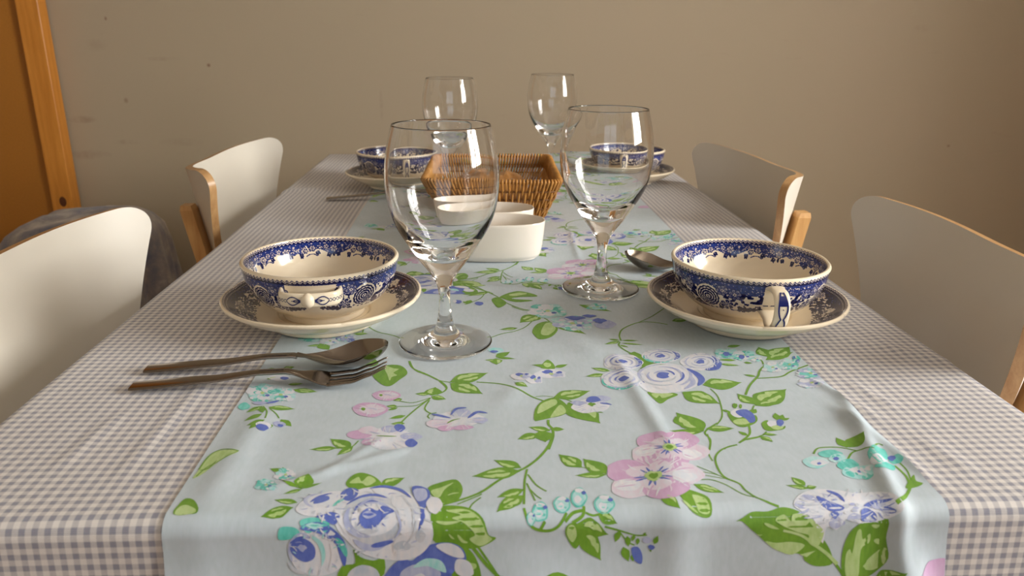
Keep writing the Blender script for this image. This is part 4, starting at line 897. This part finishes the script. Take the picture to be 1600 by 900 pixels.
CL = ['blue and cream two-handled soup cup with a knobbed strap handle, behind the fork and spoon', 'blue and cream soup cup with an upright ear handle, at the near right place', 'blue printed soup cup at the far left, partly behind the nearest wine glass', 'blue printed soup cup at the far right, seen through the right wine glass']
SL = ['blue printed scalloped saucer on the runner edge behind the fork and spoon', 'blue printed scalloped saucer at the near right, beside the spoon bowl', 'blue printed saucer at the far left end of the table', 'blue printed saucer at the far right end of the table']
used = set()
for i, (x, y, st_, az, rz, *_z) in enumerate(SET):
    b = {'lug': cup_lug, 'ear': cup_ear}[st_]
    c = b if st_ not in used else copy_tree(b); used.add(st_)
    s = sauc if i == 0 else copy_tree(sauc)
    z0 = T+top(x, y, .052); s.location = (x, y, z0); s.rotation_euler = (0, 0, math.radians(rz))
    c.location = (x, y, z0+.0081); c.rotation_euler = (0, 0, math.radians(az))
    tag(s, SL[i], 'saucer', 'saucers of the four place settings'); tag(c, CL[i], 'cup', 'soup cups of the four place settings')

# ------------------------------------------------------------------ wine glasses
def make_glass():
    outer = [(.0001, .0022), (.020, .0014), (.036, .0003), (.0405, .0003), (.0414, .0012), (.0409, .0023), (.034, .0034), (.024, .0052), (.014, .0090), (.0088, .0150), (.0068, .022), (.0055, .031), (.0050, .040), (.0053, .048), (.0072, .0560), (.0125, .0660), (.0212, .0775), (.0322, .0945), (.0402, .1085), (.0448, .1215), (.0474, .137), (.0479, .150), (.0466, .165), (.0440, .179), (.0409, .1910), (.0406, .1916)]
    inner = [(.0400, .1916), (.0398, .1908), (.0430, .179), (.0456, .165), (.0469, .150), (.0463, .137), (.0435, .1222), (.0385, .1105), (.0298, .0980), (.0180, .0865), (.0080, .0818), (.0001, .0806)]
    o = catmull(outer, 4, False); i = catmull(inner, 4, False)
    m = MB(); m.lathe(o+i, 128)
    g = m.build('wine_glass', M['glass']); return g
g0 = make_glass()
GL = [(-.028, .6333, 'large clear wine glass nearest the camera, empty'), (.1346, .7806, 'clear wine glass between the white dishes and the right spoon'), (-.0432, 1.3456, 'clear wine glass at the far end, left one, behind the wicker basket'), (.1483, 1.5018, 'clear wine glass at the far end, right one, farthest from the camera')]
for i, (x, y, lb) in enumerate(GL):
    g = g0 if i == 0 else g0.copy()
    if i: COL.objects.link(g)
    g.location = (x, y, T+top(x, y, .041)); g.rotation_euler = (0, 0, i*.7); tag(g, lb, 'wine glass', 'wine glasses on the runner')

# ------------------------------------------------------------------ white oval dishes
def make_dish():
    m = MB(); n = 96; a_, b_ = .0665, .0345; H = .0475
    def ring(f, z): return [((a_*f)*math.copysign(abs(math.cos(2*PI*k/n))**.82, math.cos(2*PI*k/n)), (b_+a_*(f-1))*math.copysign(abs(math.sin(2*PI*k/n))**.82, math.sin(2*PI*k/n)), z) for k in range(n)]
    pr = [(.55, .004), (.80, .003), (.80, .0002), (.835, .0), (.845, .0022), (.90, .0035), (.925, .0075), (.95, .016), (.975, .03), (.995, .044), (1.0, .0465), (.993, .0477), (.978, .0477), (.968, .0465), (.945, .030), (.915, .016), (.87, .0095), (.78, .0075), (.6, .007)]
    m.grid([ring(f, z) for f, z in pr], closeu=True)
    b = len(m.v)-n; m.f.append(tuple(range(b, b+n))); m.mi.append(0); m.f.append(tuple(range(n))[::-1]); m.mi.append(0)
    return m.build('oval_dish', M['white_cer'], None, True, 50)
d0 = make_dish()
for i, (px_, py_, dy, rz, lb) in enumerate([(.0185, .912, 0, -2, 'small white oval dish in front, nearer of the two before the basket'), (.010, .983, 0, -2, 'small white oval dish right in front of the wicker basket, behind its twin')]):
    d = d0 if i == 0 else d0.copy()
    if i: COL.objects.link(d)
    d.location = (px_, py_, T+top(px_, py_, .05)); d.rotation_euler = (0, 0, math.radians(rz)); tag(d, lb, 'dish', 'white oval dishes before the basket')

# ------------------------------------------------------------------ wicker basket
bk = empty('wicker_basket', (.0235, 1.137, T+top(.02, 1.13, .08)), math.radians(-1.5)); tag(bk, 'rectangular honey brown wicker bread basket in the middle of the table', 'basket')
HBK = .072
def bk_outline(z):                          # half sizes at height z
    f = z/HBK; return .066+.031*f**.9, .088+.034*f**.9
def rrect(hx_, hy_, rc, n):                 # points with outward normals round a rounded rectangle
    per = 4*(hx_-rc)+4*(hy_-rc)+2*PI*rc; out = []
    for k in range(n):
        d = per*k/n
        segs = [('l', -(hx_-rc), -hy_, 1, 0, 2*(hx_-rc), 0, -1), ('c', hx_-rc, -(hy_-rc), -PI/2), ('l', hx_, -(hy_-rc), 0, 1, 2*(hy_-rc), 1, 0), ('c', hx_-rc, hy_-rc, 0),
                ('l', hx_-rc, hy_, -1, 0, 2*(hx_-rc), 0, 1), ('c', -(hx_-rc), hy_-rc, PI/2), ('l', -hx_, hy_-rc, 0, -1, 2*(hy_-rc), -1, 0), ('c', -(hx_-rc), -(hy_-rc), PI)]
        for sg in segs:
            L = sg[5] if sg[0] == 'l' else rc*PI/2
            if d <= L+1e-9:
                if sg[0] == 'l': out.append((sg[1]+sg[3]*d, sg[2]+sg[4]*d, sg[6], sg[7]))
                else: a = sg[3]+d/rc; out.append((sg[1]+rc*math.cos(a), sg[2]+rc*math.sin(a), math.cos(a), math.sin(a)))
                break
            d -= L
    return out
NS = 176
cores = [.006, .020, .034, .048, .060]
lev = [i*HBK/18 for i in range(19)]
OUTL = [rrect(*bk_outline(z), .016, NS) for z in lev]
for z in cores:                             # horizontal canes inside the weave
    m = MB(); o = rrect(*bk_outline(z), .016, 96); m.tube([(p_[0], p_[1], z) for p_ in o]+[(o[0][0], o[0][1], z)], .0011, 6, cap=False); m.build('horizontal_cane', M['wicker_dark'], bk)
side_names = 'woven_wall'
walls = [MB() for _ in range(4)]
for k in range(NS):
    pts = []
    for li_, z in enumerate(lev):
        x, y, nx, ny = OUTL[li_][k]
        ph = (z-.006)/.014*PI + (PI if k % 2 else 0)
        amp = .0016*(1 if z < .056 else max(0, 1-(z-.056)/.01))
        jit = .0004*math.sin(k*12.9+z*300)
        pts.append((x+nx*(amp*math.cos(ph)+jit), y+ny*(amp*math.cos(ph)+jit), z+.002))
    # loop over the rim cane and down inside
    x, y, nx, ny = OUTL[-1][k]
    for a in (30, 80, 130, 180): q = math.radians(a); pts.append((x-nx*.0035+nx*.0038*math.cos(q), y-ny*.0035+ny*.0038*math.cos(q), HBK+.001+.0035*math.sin(q)))
    x2, y2, _a, _b = OUTL[-5][k]; pts.append((x2-nx*.0028, y2-ny*.0028, lev[-5]))
    wi = 0 if (abs(ny) >= abs(nx) and ny < 0) else 1 if (nx > 0 and abs(nx) > abs(ny)) else 2 if ny > 0 else 3
    walls[wi].tube(pts, .00168, 6)
for wmb in walls: wmb.build('woven_wall', M['wicker'], bk)
m = MB(); o = rrect(bk_outline(HBK)[0]-.0035, bk_outline(HBK)[1]-.0035, .014, 120); m.tube([(p_[0], p_[1], HBK+.0006) for p_ in o]+[(o[0][0], o[0][1], HBK+.0006)], .0018, 8, cap=False); m.build('rim_cane', M['wicker'], bk)
m = MB(); rows = []
for j in range(41):
    y = -.088+.176*j/40; rows.append([(-.066+.132*i/80, y, .0045+.0012*math.sin(i*PI/2+(PI if j % 2 else 0))) for i in range(81)])
m.grid(rows); m.build('basket_floor', M['wicker'], bk)
# crumpled wrapper lying in it
def mat_wrap():
    t = NT('brown_paper_wrapper'); v = t.coord()
    t.l(t.ramp(t.noise(40, 4, v), [(.3, lin((128, 80, 34))), (.7, lin((186, 130, 66)))]), t.b.inputs['Base Color']); t.setv(Roughness=.35)
    t.b.inputs['Coat Weight'].default_value = .6; t.bump(t.noise(70, 4, v), .6, .003); return t.m
M['wrap'] = mat_wrap()
m = MB(); rows = []
for j in range(33):
    row = []
    for i in range(41):
        u, v = i/20-1, j/16-1; e = (1-abs(u)**3.5)*(1-abs(v)**3.5); e = max(0, e)**.4
        x, y = u*.060, v*.080; row.append((x, y, .0005+e*(.057+.010*noise.noise(Vector((x*40, y*34, 2)))+.004*noise.noise(Vector((x*110, y*90, 7))))))
    rows.append(row)
m.grid(rows); wr = m.build('paper_wrapper', M['wrap']); wr.location = (.0235, 1.137, bk.location.z+.0062); tag(wr, 'crumpled brown wrapper lying inside the wicker basket', 'wrapper')
# ------------------------------------------------------------------ cutlery
def cutlery(kind, L=.196):
    # along +x from the handle end to the tip; profile height h(x) of the middle line
    def hz(t): 
        pts = [(0, .0022), (.3, .0062), (.50, .0108), (.60, .0112), (.68, .0070), (.77, .0022), (.86, .0040), (.93, .0088), (1.0, .0150)]
        for (a, b), (c_, d_) in zip(pts[:-1], pts[1:]):
            if t <= c_: f = (t-a)/(c_-a); f = f*f*(3-2*f)*.5+f*.5; return b+(d_-b)*f
        return pts[-1][1]
    root = empty(kind)
    def width(t):
        if t < .6: return .0076-.0032*smoothstep(.1, .58, t)
        return .0044
    m = MB(); secs = []
    for i in range(41):
        t = .62*i/40; w_ = width(t); th_ = .0013 if t > .05 else .0013; w_ *= (1 if t > .012 else .93); sl = .004*(1 if i == 0 else 0)
        row = []
        for k in range(16):
            an = 2*PI*k/16; ca, sa = math.cos(an), math.sin(an)
            row.append((t*L+(sl*0), math.copysign(abs(ca)**.35, ca)*w_, hz(t)+math.copysign(abs(sa)**.8, sa)*th_))
        secs.append(row)
    m.loft(secs); m.build('handle', M['steel'], root, True, 50)
    if kind == 'spoon':
        top_, bot = [], []; N = 30; X0, X1 = .617*L, L
        for i in range(N+1):
            s = .5-.5*math.cos(PI*i/N)
            e = math.sqrt(max(0, 1-(2*s-1)**2)); w_ = .0205*e*(1-.12*math.cos(PI*s*2-.4))*(.90 if s < .5 else .96)
            w_ = max(.0365*math.sqrt(max(0, 1-s))*smoothstep(-.06, .76, s), .0042*(1-smoothstep(.0, .25, s)), .0002); e = min(1, w_/.0198)*smoothstep(0, .12, s+.02)
            rim = .0112-.0026*math.sin(PI*min(1, s/.6))+.0085*smoothstep(.35, 1.05, s)
            dep = max(0, rim-.0012)*e**1.1*(1 if s > .5 else smoothstep(-.12, .42, s))
            rt, rb = [], []
            for k in range(-10, 11):
                v = k/10; dz = dep*(1-abs(v)**2.2); rt.append((X0+(X1-X0)*s, v*w_, rim-dz+.0009)); rb.append((X0+(X1-X0)*s, v*w_, rim-dz-.0001 if abs(k) < 10 else rim+.0002))
            top_.append(rt); bot.append(rb)
        m = MB(); m.loft([a+b[::-1] for a, b in zip(top_, bot)]); m.build('spoon_bowl', M['steel'], root, True, 60)
    else:
        m = MB(); secs = []
        for i in range(15):                  # shoulder
            s = i/14; t = .60+.17*s; w_ = .0044+(.0128-.0044)*smoothstep(.15, .9, s); row = []
            for k in range(16):
                an = 2*PI*k/16; ca, sa = math.cos(an), math.sin(an)
                row.append((t*L, math.copysign(abs(ca)**.4, ca)*w_, hz(t)+.0014*(abs(ca))**2*s+sa*.0011))
            secs.append(row)
        m.loft(secs); m.build('fork_head', M['steel'], root, True, 50)
        for q in range(4):
            m = MB(); secs = []; y0 = -.0108+.0072*q
            for i in range(16):
                s = i/15; t = .765+.235*s; w_ = .0027*(1-.55*smoothstep(.45, 1, s)); row = []
                for k in range(10):
                    an = 2*PI*k/10; row.append((t*L, y0*(1-.06*s)+math.copysign(abs(math.cos(an))**.6, math.cos(an))*w_, hz(t)+.0014*(y0/.0128)**2+math.sin(an)*.0010*(1-.5*s)))
                secs.append(row)
            m.loft(secs); m.build('tine', M['steel'], root)
    return root
fk, sp_ = cutlery('fork'), cutlery('spoon')
def lay(o, ax, ay, bx, by, lb, cat, grp, dz=0.0):
    a = math.atan2(by-ay, bx-ax); zz = max(top(ax+(bx-ax)*q, ay+(by-ay)*q, .006) for q in (.02, .3, .78, .85))
    o.location = (ax, ay, T+zz+dz); o.rotation_euler = (0, 0, a); tag(o, lb, cat, grp)
lay(fk, -.2670, .5474, -.0766, .5556, 'steel fork lying nearest the camera, handle on the gingham, tines on the runner', 'fork', 'steel forks')
lay(sp_, -.2690, .5802, -.0821, .5860, 'steel spoon lying just behind the near fork', 'spoon', 'steel spoons')
s2 = copy_tree(sp_); lay(s2, .362, .800, .1738, .8607, 'steel spoon with its bowl showing left of the near right saucer', 'spoon', 'steel spoons')
f2 = copy_tree(fk); lay(f2, -.2482, 1.262, -.054, 1.274, 'steel fork at the far left place, in front of the far left saucer', 'fork', 'steel forks')

# ------------------------------------------------------------------ chairs
def make_chair():
    ch = empty('dining_chair')
    # backrest: bent plywood; local x points to the table, y along the table
    ZT, ZB, HWt, HWb, CROWN = .8086, .50, .2041, .130, .0152
    rc = .0324
    def hw_(z):
        w_ = HWt-.3991*(ZT-z); w_ = max(w_, HWb+.012*(z-ZB)) if w_ < .16 else w_
        if z > ZT-rc: q = (z-(ZT-rc))/rc; w_ -= rc*(1-math.sqrt(max(0, 1-q*q)))
        if z < ZB+.05: q = ((ZB+.05)-z)/.05; w_ -= .05*(1-math.sqrt(max(0, 1-q*q)))
        return w_
    def curve(s): return CURV*abs(s/.205)**3.03
    CURV = .0835
    zs = [ZB+(ZT-ZB)*i/30 for i in range(26)]; zs = [ZB, ZB+.002, ZB+.006, ZB+.014, ZB+.026, ZB+.04]+[ZB+.05+(ZT-rc-ZB-.05)*i/16 for i in range(17)]+[ZT-rc+rc*math.sin(PI/2*i/12) for i in range(1, 13)]
    th_ = .011; fr, bkk = [], []
    for z in zs:
        lean = -(z-.5)*.1889; w_ = hw_(z); a, b = [], []
        for k in range(-18, 19):
            s = w_*k/18; zz = z+CROWN*(s/.2)**2*min(1, max(0, (z-ZT+.3)/.3)); x = curve(s)-(zz-.5)*.1889; e = 1e-3; dx = (curve(s+e)-curve(s-e))/(2*e); l = math.hypot(1, dx)
            l = math.sqrt(1+dx*dx+.1889**2); a.append((x, s, zz)); b.append((x-th_/l, s+th_*dx/l, zz-th_*.1889/l))
        fr.append(a); bkk.append(b)
    m = MB(); m.grid(fr, 0); m.grid(bkk, 0)
    nr, nc = len(fr), len(fr[0]); off = nr*nc
    loop = [i*nc for i in range(nr)]+[(nr-1)*nc+j for j in range(1, nc)]+[i*nc+nc-1 for i in range(nr-2, -1, -1)]+[j for j in range(nc-2, 0, -1)]
    for a, b in zip(loop, loop[1:]+loop[:1]): m.f.append((a, b, b+off, a+off)); m.mi.append(1)
    o = m.build('backrest', [M['white_lam'], M['ply_edge']], ch, True, 45)
    # seat
    m = MB(); secs = []
    def seat_out(f, z):
        return [(.012+.18+f*.185*math.copysign(abs(math.cos(2*PI*k/64))**.55, math.cos(2*PI*k/64)), f*.205*math.copysign(abs(math.sin(2*PI*k/64))**.55, math.sin(2*PI*k/64))*(1+.06*math.cos(2*PI*k/64)), z+.006*math.cos(2*PI*k/64)) for k in range(64)]
    m.grid([seat_out(.02, .447), seat_out(.5, .446), seat_out(.98, .45), seat_out(1, .448)], 0, closeu=True); m.grid([seat_out(1, .448), seat_out(1, .437)], 1, closeu=True); m.grid([seat_out(1, .437), seat_out(.02, .435)], 0, closeu=True)
    m.build('seat', [M['white_lam'], M['ply_edge']], ch, True, 45)
    for sy in (-1, 1):
        m = MB(); w_ = .0125                  # rear post, outside the backrest
        def cur(z): return curve(.138)-(z-.5)*.1889-th_-.0112
        ps_ = [(-.075, .0), (-.03, .25), (.012, .45), (cur(.60), .60), (cur(.755), .755), (cur(.762), .762)]
        m.loft([[(x+a*w_*.74*(1 if i < 5 else .8), sy*(.150+.0*z)+b*w_*(1 if i < 5 else .8), z) for a, b in ((-1, -1), (1, -1), (1, 1), (-1, 1))] for i, (x, z) in enumerate(ps_)]); m.build('rear_leg', M['beech'], ch, False)
        m = MB(); m.loft([[(x+a*r_, sy*y+b*r_, z) for a, b in ((-1, -1), (1, -1), (1, 1), (-1, 1))] for x, y, z, r_ in ((.375, .185, 0, .011), (.345, .165, .434, .015))]); m.build('front_leg', M['beech'], ch, False)
        m = MB(); m.box(.01, .35, sy*.155-.009, sy*.155+.009, .395, .435); m.build('seat_rail', M['beech'], ch, False)
    for a_, b_ in ((.0, .018), (.335, .353)):
        m = MB(); m.box(a_, b_, -.15, .15, .395, .435); m.build('cross_rail', M['beech'], ch, False)
    return ch
c0 = make_chair()
CH = [(-.3826, 1.2891, -.4, 'white chair on the left, far one, its beech plywood edge and post showing'), (-.3826, .6754, .8, 'white chair on the left nearest the camera, lit backrest cut by the frame edge'),
      (.4290, 1.2282, 182.5, 'white chair on the right, far one, behind the soup cup, pale outer face lit'), (.4685, .7336, 173.6, 'white chair on the right nearest the camera, shaded grey backrest')]
for i, (x, y, rz, lb) in enumerate(CH):
    c = c0 if i == 0 else copy_tree(c0)
    c.location = (x, y, 0); c.rotation_euler = (0, 0, math.radians(rz)); tag(c, lb, 'chair', 'white plywood dining chairs')
